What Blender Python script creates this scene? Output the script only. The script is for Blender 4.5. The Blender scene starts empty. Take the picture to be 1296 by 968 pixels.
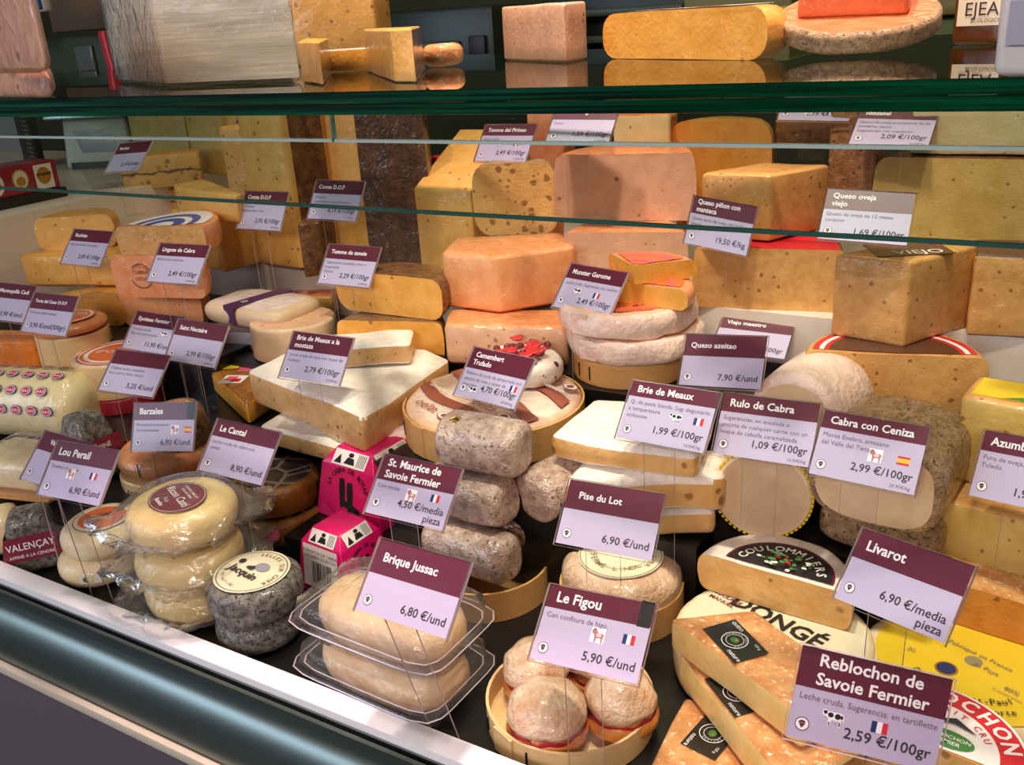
import bpy, bmesh, math, random
import numpy as np
from mathutils import Vector, Matrix, noise
from math import sin, cos, pi, radians
random.seed(7)
SC = bpy.context.scene
COL = SC.collection
# ------------------------------------------------------------------ camera
F, CX, CY, EYE = 1180.0, 648.0, 484.0, 1.5
_vx = np.array([-2073., -328., F]); _X = -_vx/np.linalg.norm(_vx)
_D = np.array([197., 3000., F]); _D = _D - _X*(_D@_X); _D /= np.linalg.norm(_D)
_Y = np.cross(_X, _D)
MW = np.array([_X, _Y, -_D])
cam_d = bpy.data.cameras.new('camera'); cam = bpy.data.objects.new('camera', cam_d); COL.objects.link(cam)
cam_d.sensor_fit = 'HORIZONTAL'; cam_d.sensor_width = 36.0; cam_d.lens = F/1296*36.0
cam_d.clip_start = 0.02
_r, _u, _b = MW@np.array([1, 0, 0]), MW@np.array([0, -1, 0]), MW@np.array([0, 0, -1])
cam.matrix_world = Matrix(((_r[0], _u[0], _b[0], 0), (_r[1], _u[1], _b[1], 0), (_r[2], _u[2], _b[2], EYE), (0, 0, 0, 1)))
SC.camera = cam
# ------------------------------------------------------------------ view, world, lamps
SC.view_settings.view_transform = 'Standard'; SC.view_settings.look = 'None'
SC.view_settings.gamma = 1.0; SC.view_settings.use_curve_mapping = False
SC.view_settings.exposure = 0.0
SC.cycles.transparent_max_bounces = 32
SC.cycles.max_bounces = 8
SC.cycles.caustics_reflective = False; SC.cycles.caustics_refractive = False
SC.cycles.sample_clamp_indirect = 4.0
wd = bpy.data.worlds.new('world'); SC.world = wd; wd.use_nodes = True
wd.node_tree.nodes['Background'].inputs[0].default_value = (0.55, 0.54, 0.58, 1)
wd.node_tree.nodes['Background'].inputs[1].default_value = 0.12
def area(name, loc, target, sx, sy, power, color):
    l = bpy.data.lights.new(name, 'AREA'); l.shape = 'RECTANGLE'; l.size = sx; l.size_y = sy
    l.energy = power; l.color = color
    o = bpy.data.objects.new(name, l); COL.objects.link(o); o.location = loc
    o.rotation_euler = (Vector(target)-Vector(loc)).to_track_quat('-Z', 'Y').to_euler()
    return o
area('ceiling_lamp', (0.2, -2.2, 2.55), (-0.5, 0.9, 0.95), 1.4, 0.6, 50, (1.0, 0.80, 0.72))
def spot(loc, target, power, cone, color=(1.0, 0.75, 0.68)):
    l = bpy.data.lights.new('ceiling_spot', 'SPOT'); l.energy = power; l.color = color; l.shadow_soft_size = .05; l.spot_size = radians(cone); l.spot_blend = .8
    o = bpy.data.objects.new('ceiling_spot', l); COL.objects.link(o); o.location = loc; o.rotation_euler = (Vector(target)-Vector(loc)).to_track_quat('-Z', 'Y').to_euler()
spot((-1.30, .80, 2.92), (-1.32, 1.10, .98), 60, 50)
spot((-0.80, .80, 2.92), (-0.78, 1.05, .98), 125, 46)
spot((-0.38, .78, 2.92), (-0.40, 0.98, .98), 150, 46)
spot((0.04, .78, 2.92), (-0.03, 1.00, .98), 85, 46)
spot((-0.05, .25, 2.92), (-0.20, 0.72, .90), 48, 46)
area('shop_window_light', (-3.2, -2.4, 2.2), (-0.7, 0.9, 0.95), 2.6, 1.5, 62, (0.64, 0.79, 1.0))
area('back_room_lamp', (-0.6, 2.2, 2.85), (-0.5, 2.0, 1.0), 1.2, 0.4, 10, (1.0, 0.88, 0.5))

def ray(x, y): return MW@np.array([x-CX, y-CY, F])
def G(x, y, z):
    r = ray(x, y); return Vector(np.array([0, 0, EYE])+r*((z-EYE)/r[2]))
def GY(x, y, Y):
    r = ray(x, y); return Vector(np.array([0, 0, EYE])+r*(Y/r[1]))
def dep(p): return float((MW.T@(np.array(p)-np.array([0, 0, EYE])))[2])
def zat(P, ypx):
    """height of the point straight above P that stands on image row ypx"""
    a = MW.T@(np.array([P[0], P[1], 0.])-np.array([0, 0, EYE])); d = MW.T@np.array([0, 0, 1.])
    k = (ypx-CY)/F
    return float((k*a[2]-a[1])/(d[1]-k*d[2]))
# ------------------------------------------------------------------ materials
MATS = {}
def L(c):
    return tuple(((v/255)/12.92 if v/255 <= .04045 else ((v/255+.055)/1.055)**2.4) for v in c)+(1,)
def newmat(name):
    m = bpy.data.materials.new(name); m.use_nodes = True; MATS[name] = m
    n = m.node_tree.nodes; return m, n, m.node_tree.links, n['Principled BSDF']
def cheese(name, c1, c2, scale=60, holes=0.0, hscale=150, hsize=.12, bump=.15, film=.4, rough=.5, speck=None, sscale=220, sth=.62, lo=.35, hi=.65, veins=None, stretch=None):
    """mottled cheese or rind: two tones, pits, specks, and a glossy wrinkled film coat"""
    m, n, k, p = newmat(name)
    tc = n.new('ShaderNodeTexCoord'); oi = n.new('ShaderNodeObjectInfo')
    ad = n.new('ShaderNodeVectorMath'); ad.operation = 'ADD'
    sc_ = n.new('ShaderNodeVectorMath'); sc_.operation = 'SCALE'; sc_.inputs[3].default_value = 7.0
    cb = n.new('ShaderNodeCombineXYZ')
    for i in range(3): k.new(oi.outputs['Random'], cb.inputs[i])
    k.new(cb.outputs[0], sc_.inputs[0]); k.new(tc.outputs['Object'], ad.inputs[0]); k.new(sc_.outputs[0], ad.inputs[1])
    vec = ad.outputs[0]
    if stretch:
        mp = n.new('ShaderNodeMapping'); mp.inputs['Scale'].default_value = stretch; k.new(vec, mp.inputs['Vector']); vec = mp.outputs[0]
    a = n.new('ShaderNodeTexNoise'); a.inputs['Scale'].default_value = scale; a.inputs['Detail'].default_value = 5; a.inputs['Roughness'].default_value = .62
    k.new(vec, a.inputs['Vector'])
    r = n.new('ShaderNodeValToRGB'); r.color_ramp.elements[0].position = lo; r.color_ramp.elements[1].position = hi
    r.color_ramp.elements[0].color = L(c1); r.color_ramp.elements[1].color = L(c2)
    k.new(a.outputs['Fac'], r.inputs['Fac']); col = r.outputs['Color']; h = a.outputs['Fac']
    def mix(col, fac, c):
        x = n.new('ShaderNodeMix'); x.data_type = 'RGBA'; k.new(fac, x.inputs[0]); k.new(col, x.inputs[6]); x.inputs[7].default_value = c
        return x.outputs[2]
    if speck:
        s = n.new('ShaderNodeTexNoise'); s.inputs['Scale'].default_value = sscale; s.inputs['Detail'].default_value = 3; k.new(vec, s.inputs['Vector'])
        q = n.new('ShaderNodeMapRange'); q.inputs[1].default_value = sth; q.inputs[2].default_value = sth+.07
        k.new(s.outputs['Fac'], q.inputs[0]); col = mix(col, q.outputs[0], L(speck))
    if veins:
        v = n.new('ShaderNodeTexVoronoi'); v.feature = 'DISTANCE_TO_EDGE'; v.inputs['Scale'].default_value = veins[1]
        k.new(vec, v.inputs['Vector'])
        q = n.new('ShaderNodeMapRange'); q.inputs[1].default_value = .09; q.inputs[2].default_value = .02
        k.new(v.outputs['Distance'], q.inputs[0]); col = mix(col, q.outputs[0], L(veins[0]))
    hb = None
    if holes > 0:
        hscale *= .55; holes = min(1, holes*1.5+.04)
        v = n.new('ShaderNodeTexVoronoi'); v.inputs['Scale'].default_value = hscale; v.inputs['Randomness'].default_value = 1
        nz = n.new('ShaderNodeTexNoise'); nz.inputs['Scale'].default_value = hscale*.9; k.new(vec, nz.inputs['Vector'])
        dm = n.new('ShaderNodeVectorMath'); dm.operation = 'MULTIPLY_ADD'; dm.inputs[1].default_value = (.006, .006, .006)
        k.new(nz.outputs['Color'], dm.inputs[0]); k.new(vec, dm.inputs[2]); k.new(dm.outputs[0], v.inputs['Vector'])
        sp = n.new('ShaderNodeSeparateColor'); k.new(v.outputs['Color'], sp.inputs[0])
        th = n.new('ShaderNodeMath'); th.operation = 'LESS_THAN'; th.inputs[1].default_value = holes; k.new(sp.outputs[0], th.inputs[0])
        q = n.new('ShaderNodeMapRange'); q.inputs[1].default_value = hsize*1.6; q.inputs[2].default_value = hsize; rz_ = n.new('ShaderNodeMath'); rz_.operation = 'MULTIPLY_ADD'; rz_.inputs[1].default_value = 1.6; rz_.inputs[2].default_value = .5; k.new(sp.outputs[1], rz_.inputs[0])
        dv = n.new('ShaderNodeMath'); dv.operation = 'DIVIDE'; k.new(v.outputs['Distance'], dv.inputs[0]); k.new(rz_.outputs[0], dv.inputs[1]); k.new(dv.outputs[0], q.inputs[0])
        mu = n.new('ShaderNodeMath'); mu.operation = 'MULTIPLY'; k.new(th.outputs[0], mu.inputs[0]); k.new(q.outputs[0], mu.inputs[1])
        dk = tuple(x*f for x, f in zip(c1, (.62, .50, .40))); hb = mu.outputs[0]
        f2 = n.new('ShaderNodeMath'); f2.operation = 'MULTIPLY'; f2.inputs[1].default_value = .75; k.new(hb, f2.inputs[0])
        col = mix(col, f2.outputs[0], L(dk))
    k.new(col, p.inputs['Base Color']); p.inputs['Roughness'].default_value = rough
    p.inputs['Specular IOR Level'].default_value = .3
    b = n.new('ShaderNodeBump'); b.inputs['Strength'].default_value = bump; b.inputs['Distance'].default_value = .004
    fn = n.new('ShaderNodeTexNoise'); fn.inputs['Scale'].default_value = scale*5; fn.inputs['Detail'].default_value = 4; k.new(vec, fn.inputs['Vector'])
    sm = n.new('ShaderNodeMath'); sm.operation = 'ADD'; k.new(h, sm.inputs[0]); k.new(fn.outputs['Fac'], sm.inputs[1]); hh = sm.outputs[0]
    if hb:
        s2 = n.new('ShaderNodeMath'); s2.operation = 'SUBTRACT'; k.new(hh, s2.inputs[0]); k.new(hb, s2.inputs[1]); hh = s2.outputs[0]
    k.new(hh, b.inputs['Height']); k.new(b.outputs[0], p.inputs['Normal'])
    if film > 0:
        p.inputs['Coat Weight'].default_value = min(1, film*1.7); p.inputs['Coat Roughness'].default_value = .09; p.inputs['Coat IOR'].default_value = 1.5
        w = n.new('ShaderNodeTexNoise'); w.inputs['Scale'].default_value = 45; w.inputs['Detail'].default_value = 3; w.inputs['Distortion'].default_value = 1.6
        k.new(vec, w.inputs['Vector']); b2 = n.new('ShaderNodeBump'); b2.inputs['Strength'].default_value = .55; b2.inputs['Distance'].default_value = .006
        k.new(w.outputs['Fac'], b2.inputs['Height']); k.new(b2.outputs[0], p.inputs['Coat Normal'])
    return m
def plain(name, c, rough=.5, metal=0, coat=0, spec=.5, emit=0):
    m, n, k, p = newmat(name)
    p.inputs['Base Color'].default_value = L(c); p.inputs['Roughness'].default_value = rough; p.inputs['Metallic'].default_value = metal
    p.inputs['Coat Weight'].default_value = coat; p.inputs['Coat Roughness'].default_value = .08; p.inputs['Specular IOR Level'].default_value = spec
    if emit: p.inputs['Emission Color'].default_value = L(c); p.inputs['Emission Strength'].default_value = emit
    t = n.new('ShaderNodeTexNoise'); t.inputs['Scale'].default_value = 300
    b = n.new('ShaderNodeBump'); b.inputs['Strength'].default_value = .03; k.new(t.outputs['Fac'], b.inputs['Height']); k.new(b.outputs[0], p.inputs['Normal'])
    return m
def sheet(name, tint=(1, 1, 1), rough=.05, ior=1.45, bump=0, bscale=40, gain=1.0, haze=0, hazecol=(230, 225, 220)):
    """clear sheet: transparent with a Fresnel sheen (thin acrylic, film, glass pane)"""
    m, n, k, p = newmat(name); n.remove(p)
    out = n['Material Output']
    t = n.new('ShaderNodeBsdfTransparent'); t.inputs[0].default_value = (*tint, 1)
    g = n.new('ShaderNodeBsdfGlossy'); g.inputs['Roughness'].default_value = rough
    lw = n.new('ShaderNodeLayerWeight'); lw.inputs['Blend'].default_value = .5
    pw = n.new('ShaderNodeMath'); pw.operation = 'POWER'; pw.inputs[1].default_value = 5; k.new(lw.outputs['Facing'], pw.inputs[0])
    f0 = ((ior-1)/(ior+1))**2
    gm = n.new('ShaderNodeMath'); gm.operation = 'MULTIPLY_ADD'; gm.inputs[1].default_value = (1-f0)*gain; gm.inputs[2].default_value = f0*gain; gm.use_clamp = True; k.new(pw.outputs[0], gm.inputs[0])
    if bump:
        tc = n.new('ShaderNodeTexCoord')
        w = n.new('ShaderNodeTexNoise'); w.inputs['Scale'].default_value = bscale; w.inputs['Detail'].default_value = 4; w.inputs['Distortion'].default_value = 1.4
        k.new(tc.outputs['Object'], w.inputs['Vector'])
        b = n.new('ShaderNodeBump'); b.inputs['Strength'].default_value = bump; b.inputs['Distance'].default_value = .008
        k.new(w.outputs['Fac'], b.inputs['Height']); k.new(b.outputs[0], g.inputs['Normal']); k.new(b.outputs[0], lw.inputs['Normal'])
    x = n.new('ShaderNodeMixShader'); k.new(gm.outputs[0], x.inputs[0]); k.new(t.outputs[0], x.inputs[1]); k.new(g.outputs[0], x.inputs[2])
    last = x.outputs[0]
    if haze:
        d = n.new('ShaderNodeBsdfDiffuse'); d.inputs[0].default_value = L(hazecol)
        x2 = n.new('ShaderNodeMixShader'); x2.inputs[0].default_value = haze; k.new(last, x2.inputs[1]); k.new(d.outputs[0], x2.inputs[2]); last = x2.outputs[0]
    k.new(last, out.inputs['Surface']); return m
def woodmat(name, c1, c2, stretch):
    return cheese(name, c1, c2, 30, bump=.08, film=0, rough=.55, stretch=stretch, lo=.3, hi=.7)

# paste (cut faces)
cheese('yellow_paste', (222, 166, 82), (236, 184, 100), 40, .10, 130, .10)
cheese('gold_paste', (226, 158, 58), (238, 176, 80), 40, .05, 110, .10)
cheese('orange_paste', (230, 122, 28), (240, 140, 44), 50, .02, 130, .12)
cheese('mimolette_paste', (204, 108, 60), (216, 126, 82), 50, .04, 120, .09)
cheese('holey_paste', (212, 166, 92), (228, 184, 112), 40, .30, 130, .17, bump=.3)
cheese('pink_paste', (212, 164, 128), (224, 178, 142), 40, .10, 150, .13)
cheese('peach_paste', (230, 156, 98), (240, 172, 116), 45, .04, 200, .09)
cheese('tan_paste', (204, 148, 80), (220, 168, 98), 60, .14, 200, .12)
cheese('olive_paste', (200, 168, 86), (216, 186, 106), 40, .10, 160, .12)
cheese('pale_paste', (226, 212, 150), (236, 224, 170), 40, .04, 160, .1)
cheese('brie_paste', (218, 164, 92), (234, 188, 122), 28, .12, 120, .16, bump=.35, film=.35)
cheese('mustard_paste', (208, 158, 98), (226, 184, 128), 28, .2, 170, .12, bump=.3)
cheese('goat_paste', (206, 176, 140), (218, 190, 156), 30, 0, bump=.08, film=.2)
cheese('livarot_paste', (190, 118, 44), (206, 136, 58), 40, .18, 130, .14, bump=.3)
cheese('wedge_paste', (228, 190, 112), (238, 206, 134), 30, .0, 130, .12)
# rinds
cheese('white_mould', (236, 220, 206), (248, 240, 230), 90, bump=.3, film=.1, speck=(222, 192, 156), sscale=120, sth=.68)
cheese('cream_rind', (226, 202, 156), (240, 222, 184), 40, bump=.2, film=.3)
cheese('orange_rind', (214, 120, 56), (230, 150, 86), 40, bump=.15)
cheese('salmon_rind', (226, 138, 84), (238, 164, 112), 50, bump=.2, film=.5)
cheese('brown_rind', (92, 56, 30), (144, 98, 54), 60, bump=.5, film=.5, speck=(66, 40, 24), sscale=150, sth=.6)
cheese('dark_rind', (62, 38, 22), (106, 70, 40), 40, bump=.5, film=.6, speck=(136, 100, 62), sscale=130, sth=.64)
cheese('speckled_rind', (150, 100, 54), (192, 144, 92), 90, bump=.5, film=.5, speck=(54, 42, 44), sscale=130, sth=.62)
cheese('gray_rind', (138, 110, 78), (184, 154, 112), 160, bump=.5, film=.1, speck=(112, 86, 62), sscale=300, sth=.58)
cheese('gold_rind', (214, 150, 62), (228, 172, 88), 40, bump=.15)
cheese('bronze_rind', (196, 128, 70), (222, 166, 108), 55, bump=.3, film=.55, speck=(236, 200, 160), sscale=160, sth=.6)
cheese('ash_rind', (66, 62, 60), (150, 144, 134), 130, bump=.6, film=.35, speck=(48, 46, 50), sscale=260, sth=.55)
cheese('pale_ash_rind', (168, 136, 120), (224, 200, 184), 70, bump=.9, film=1, speck=(136, 108, 98), sscale=160, sth=.60)
cheese('ash_brown_rind', (126, 98, 70), (186, 154, 118), 100, bump=.6, film=.5, speck=(84, 66, 50), sscale=200, sth=.56)
cheese('leaf_cover', (44, 32, 30), (76, 58, 52), 50, bump=.4, film=.7, veins=((150, 130, 112), 26))
cheese('amber_side', (120, 72, 22), (170, 108, 36), 25, bump=.3, film=.9)
cheese('fresh_yellow', (226, 196, 128), (240, 214, 154), 24, bump=.25, film=.3)
cheese('oblong_rind', (222, 178, 132), (240, 210, 172), 24, bump=.4, film=.25)
cheese('pate', (196, 140, 112), (222, 170, 140), 40, .1, 120, .12, bump=.12, film=.6)
cheese('fig_base', (206, 126, 48), (230, 156, 80), 40, bump=.3, film=.6)
cheese('crinkle_paper', (208, 164, 128), (236, 206, 178), 36, bump=.9, film=.75, rough=.4)
cheese('parchment', (226, 176, 140), (238, 200, 170), 14, bump=.6, film=.2, rough=.55)
cheese('white_paper', (226, 190, 170), (244, 220, 206), 22, bump=.8, film=.4, rough=.5)
cheese('lilac_wrap', (226, 200, 196), (242, 222, 216), 16, bump=.5, film=.6, rough=.4)
cheese('cloth_yellow', (226, 206, 150), (240, 224, 176), 20, bump=.2, film=.5)
cheese('berries_top', (86, 22, 26), (150, 34, 44), 40, bump=.6, film=.7)
# other materials
plain('lilac_card', (186, 176, 204), .45); plain('maroon', (92, 30, 50), .4); plain('white_ink', (240, 236, 236), .5)
plain('dark_ink', (52, 40, 48), .6); plain('grey_ink', (98, 86, 100), .6); plain('flag_blue', (34, 44, 100), .5); plain('flag_red', (212, 34, 54), .5)
plain('flag_yellow', (240, 190, 50), .5); plain('flag_white', (242, 240, 244), .5); plain('cow_pink', (228, 190, 196), .5); plain('goat_brown', (176, 112, 108), .6)
plain('acorn', (92, 40, 46), .5); plain('magenta_board', (214, 14, 104), .4, coat=.3); plain('black_ink', (26, 22, 24), .5)
plain('label_cream', (232, 222, 192), .45, coat=.3); plain('label_white', (238, 232, 228), .45, coat=.3); plain('label_maroon', (122, 22, 48), .4, coat=.5)
plain('label_red', (206, 34, 48), .4, coat=.4); plain('label_orange', (226, 110, 60), .4, coat=.4); plain('label_yellow', (236, 200, 44), .4, coat=.3)
plain('label_black', (24, 24, 22), .35, coat=.5); plain('label_green', (62, 130, 60), .4, coat=.4); plain('label_blue', (50, 74, 168), .4, coat=.4)
plain('label_brown', (84, 50, 34), .4, coat=.4); plain('label_pink', (226, 96, 116), .4, coat=.5); plain('label_purple', (74, 38, 84), .4, coat=.4)
plain('label_grey', (150, 146, 160), .4); plain('gold', (206, 160, 70), .3, metal=.7); plain('ink_brown', (150, 78, 60), .5)
plain('ink_gold', (150, 136, 100), .5); plain('string_red', (176, 34, 52), .5)
plain('white_steel', (226, 228, 234), .3, coat=.2); plain('white_laminate', (224, 212, 196), .35); plain('black_deck', (22, 21, 22), .3)
plain('panel_grey', (92, 86, 92), .6); plain('cream_trim', (206, 196, 178), .4); plain('black_rubber', (20, 22, 26), .6)
plain('chrome', (196, 206, 208), .25, metal=1); plain('dark_metal', (46, 56, 66), .32, metal=1)
plain('bumper_metal', (122, 132, 126), .36, metal=1)
plain('carton_red', (150, 22, 42), .4, coat=.4); plain('device_white', (206, 202, 190), .4); plain('display_grey', (92, 96, 92), .2)
plain('screen_blue', (20, 62, 140), .4); plain('brown_board', (122, 96, 70), .6); plain('machine_green', (58, 72, 56), .4)
plain('cabinet_green', (30, 42, 32), .4); plain('wall_olive', (60, 60, 34), .8); plain('floor_tile', (80, 74, 70), .5); plain('ceiling_paint', (190, 180, 165), .8)
plain('glass_brown', (120, 66, 26), .1, coat=.5); plain('tub_white', (216, 208, 206), .25, coat=.4); plain('bin_green', (92, 112, 60), .6)  # the green is an even, non-emissive tone for the background container
plain('olive_case', (120, 116, 60), .5)
woodmat('box_wood', (206, 152, 86), (226, 180, 116), (3, 3, 40)); woodmat('box_wood_pale', (214, 176, 120), (232, 202, 150), (3, 3, 40))
woodmat('tray_wood', (186, 128, 70), (206, 156, 96), (4, 40, 4))
sheet('acrylic', (.985, .985, .99), .05, 1.45, gain=.35); plain('acrylic_edge', (206, 190, 198), .3, coat=.4)
sheet('film', (.97, .97, .96), .10, 1.4, bump=.6, bscale=34, gain=1.4, haze=.05)
sheet('tray_plastic', (.94, .93, .92), .06, 1.45, bump=.25, bscale=60, gain=1.3, haze=.03)
sheet('bag_film', (.96, .96, .94), .10, 1.42, bump=.8, bscale=26, gain=1.5, haze=.05)
sheet('pane_glass', (.95, .98, .965), .0, 1.25, gain=.4); sheet('shelf_glass', (.90, .95, .92), .0, 1.5, gain=1.0)
def edge_mat():
    m, n, k, p = newmat('glass_edge_green')
    tc = n.new('ShaderNodeTexCoord'); w = n.new('ShaderNodeTexNoise'); w.inputs['Scale'].default_value = 3
    mp = n.new('ShaderNodeMapping'); mp.inputs['Scale'].default_value = (1.2, 1, 90); k.new(tc.outputs['Object'], mp.inputs[0]); k.new(mp.outputs[0], w.inputs['Vector'])
    r = n.new('ShaderNodeValToRGB'); r.color_ramp.elements[0].color = L((0, 24, 14)); r.color_ramp.elements[1].color = L((4, 84, 52))
    r.color_ramp.elements[0].position = .4; r.color_ramp.elements[1].position = .75
    k.new(w.outputs['Fac'], r.inputs[0]); k.new(r.outputs[0], p.inputs['Base Color']); p.inputs['Roughness'].default_value = .3; p.inputs['Specular IOR Level'].default_value = .06
edge_mat()
plain('pane_edge', (120, 168, 158), .15, coat=.8); plain('polished_edge', (44, 84, 74), .12, coat=.8, spec=.5); plain('bright_edge', (170, 190, 184), .12, coat=.8)
def paper_stack_mat():
    m, n, k, p = newmat('stacked_paper')
    tc = n.new('ShaderNodeTexCoord'); w = n.new('ShaderNodeTexNoise'); w.inputs['Scale'].default_value = 1; w.inputs['Detail'].default_value = 6; w.inputs['Roughness'].default_value = .8
    mp = n.new('ShaderNodeMapping'); mp.inputs['Scale'].default_value = (7, 7, 260); k.new(tc.outputs['Object'], mp.inputs[0]); k.new(mp.outputs[0], w.inputs['Vector'])
    r = n.new('ShaderNodeValToRGB'); r.color_ramp.elements[0].color = L((206, 196, 160)); r.color_ramp.elements[1].color = L((246, 242, 222))
    r.color_ramp.elements[0].position = .34; r.color_ramp.elements[1].position = .62
    k.new(w.outputs['Fac'], r.inputs[0]); k.new(r.outputs[0], p.inputs['Base Color']); p.inputs['Roughness'].default_value = .6
    b = n.new('ShaderNodeBump'); b.inputs['Strength'].default_value = .35; b.inputs['Distance'].default_value = .003; k.new(w.outputs['Fac'], b.inputs['Height']); k.new(b.outputs[0], p.inputs['Normal'])
paper_stack_mat()
def morbier_mat():
    cheese('morbier_paste', (212, 168, 96), (228, 184, 112), 40, .3, 120, .17, bump=.3)
    m = MATS['morbier_paste']; n = m.node_tree.nodes; k = m.node_tree.links; p = n['Principled BSDF']
    src = p.inputs['Base Color'].links[0].from_socket
    tc = n.new('ShaderNodeTexCoord'); s = n.new('ShaderNodeSeparateXYZ'); k.new(tc.outputs['Object'], s.inputs[0])
    nz = n.new('ShaderNodeTexNoise'); nz.inputs['Scale'].default_value = 40; k.new(tc.outputs['Object'], nz.inputs['Vector'])
    a = n.new('ShaderNodeMath'); a.operation = 'MULTIPLY_ADD'; a.inputs[1].default_value = .018; a.inputs[2].default_value = -.009; k.new(nz.outputs['Fac'], a.inputs[0])
    z = n.new('ShaderNodeMath'); z.operation = 'ADD'; k.new(s.outputs[2], z.inputs[0]); k.new(a.outputs[0], z.inputs[1])
    d = n.new('ShaderNodeMath'); d.operation = 'SUBTRACT'; d.inputs[1].default_value = .036; k.new(z.outputs[0], d.inputs[0])
    ab = n.new('ShaderNodeMath'); ab.operation = 'ABSOLUTE'; k.new(d.outputs[0], ab.inputs[0])
    q = n.new('ShaderNodeMapRange'); q.inputs[1].default_value = .0035; q.inputs[2].default_value = .001; q.inputs[4].default_value = .8; k.new(ab.outputs[0], q.inputs[0])
    x = n.new('ShaderNodeMix'); x.data_type = 'RGBA'; k.new(q.outputs[0], x.inputs[0]); k.new(src, x.inputs[6]); x.inputs[7].default_value = L((44, 40, 46)); k.new(x.outputs[2], p.inputs['Base Color'])
morbier_mat()
# ------------------------------------------------------------------ mesh helpers
def setprops(o, label, cat, group=None, kind=None):
    if label: o['label'] = label
    if cat: o['category'] = cat
    if group: o['group'] = group
    if kind: o['kind'] = kind
    return o
def thing(name, label, cat, loc, rz=0, group=None):
    o = bpy.data.objects.new(name, None); COL.objects.link(o); o.location = loc; o.rotation_euler = (0, 0, rz); o.empty_display_size = .03
    return setprops(o, label, cat, group)
def mesh(name, bm, mats, parent=None, loc=None, rz=0, smooth=40, label=None):
    me = bpy.data.meshes.new(name); bmesh.ops.recalc_face_normals(bm, faces=bm.faces); bm.to_mesh(me); bm.free()
    for m in (mats if isinstance(mats, (list, tuple)) else [mats]): me.materials.append(MATS[m])
    if smooth:
        me.polygons.foreach_set('use_smooth', [True]*len(me.polygons)); me.set_sharp_from_angle(angle=radians(smooth))
    o = bpy.data.objects.new(name, me); COL.objects.link(o)
    if parent: o.parent = parent
    if loc is not None: o.location = loc
    o.rotation_euler = (0, 0, rz)
    if label: o['label'] = label
    return o
def box(bm, x0, x1, y0, y1, z0, z1, mi=0, bev=0, M=None):
    r = bmesh.ops.create_cube(bm, size=1)['verts']
    for v in r:
        v.co = Vector(((x0+x1)/2+v.co.x*(x1-x0), (y0+y1)/2+v.co.y*(y1-y0), (z0+z1)/2+v.co.z*(z1-z0)))
        if M: v.co = M@v.co
    fs = {f for v in r for f in v.link_faces}
    for f in fs: f.material_index = mi
    if bev:
        es = list({e for v in r for e in v.link_edges}); bmesh.ops.bevel(bm, geom=es, offset=bev, segments=2, affect='EDGES', profile=.5)
    return fs
def bbox_obj(name, x0, x1, y0, y1, z0, z1, m, kind='structure', bev=0):
    bm = bmesh.new(); c = Vector(((x0+x1)/2, (y0+y1)/2, z0)); box(bm, x0-c.x, x1-c.x, y0-c.y, y1-c.y, 0, z1-z0, 0, bev)
    o = mesh(name, bm, m, loc=c); 
    if kind: o['kind'] = kind
    return o
def jit(bm, amp, freq, seed=0):
    s = Vector((seed*3.7, seed*1.3, seed*2.1))
    for v in bm.verts:
        n = noise.noise_vector(v.co*freq+s); v.co += n*amp
def profile(H, R, e, bulge=0, n=4, et=None):
    """levels (z, inset) of a wheel side from bottom to top with rounded edges"""
    et = e if et is None else et
    out = []
    for i in range(n+1):
        a = pi/2*i/n; out.append((e-e*cos(a), e-e*sin(a)))
    for t in (.2, .4, .6, .8): out.append((e+(H-e-et)*t, 0))
    for i in range(n+1):
        a = pi/2*i/n; out.append((H-et+et*sin(a), et-et*cos(a)))
    return [(z, q-bulge*sin(pi*z/H)) for z, q in out]
def rev(a, b, prof, a0=0, a1=360, n=44, dome=0, sq=2.0, rings=(.72, .42), crust=0):
    """revolve a side profile about an axis: full wheel, half or wedge. faces: 0 cut, 1 side, 2 top, 3 bottom"""
    bm = bmesh.new(); full = abs(a1-a0) >= 359.9
    if not full: n = max(4, int(n*abs(a1-a0)/360)+2)
    th = [radians(a0+(a1-a0)*i/(n if full else n-1)) for i in range(n)]
    def pt(t):
        c, s = cos(t), sin(t)
        if sq != 2: 
            k = (abs(c)**sq+abs(s)**sq)**(-1/sq); c *= k; s *= k
        return a*c, b*s
    P = [pt(t) for t in th]; R = (a+b)/2; H = prof[-1][0]
    levels = [(z, 1-i/R, 1) for z, i in prof]
    s_in = levels[-1][1]
    levels += [(H+dome*(1-k*k), s_in*k, 2) for k in rings]
    rows = [[bm.verts.new((x*s, y*s, z)) for x, y in P] for z, s, _ in levels]
    m = n if full else n-1
    for j in range(len(rows)-1):
        for i in range(m):
            f = bm.faces.new((rows[j][i], rows[j][(i+1) % n], rows[j+1][(i+1) % n], rows[j+1][i])); f.material_index = levels[j+1][2]
    tc = bm.verts.new((0, 0, H+dome)); bc = bm.verts.new((0, 0, levels[0][0]))
    for i in range(m):
        f = bm.faces.new((rows[-1][i], rows[-1][(i+1) % n], tc)); f.material_index = 2
        f = bm.faces.new((rows[0][(i+1) % n], rows[0][i], bc)); f.material_index = 3
    if not full:
        A = [r[0] for r in rows]; B = [r[-1] for r in rows]
        if abs(abs(a1-a0)-180) < .5:
            f = bm.faces.new([bc]+A+[tc]+B[::-1]); f.material_index = 0
            if crust:
                q = bmesh.ops.inset_region(bm, faces=[f], thickness=crust, use_even_offset=True)
                for g in q['faces']: g.material_index = 1
        else:
            bm.faces.new([bc]+A+[tc]).material_index = 0; bm.faces.new([tc]+B[::-1]+[bc]).material_index = 0
    return bm
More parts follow.
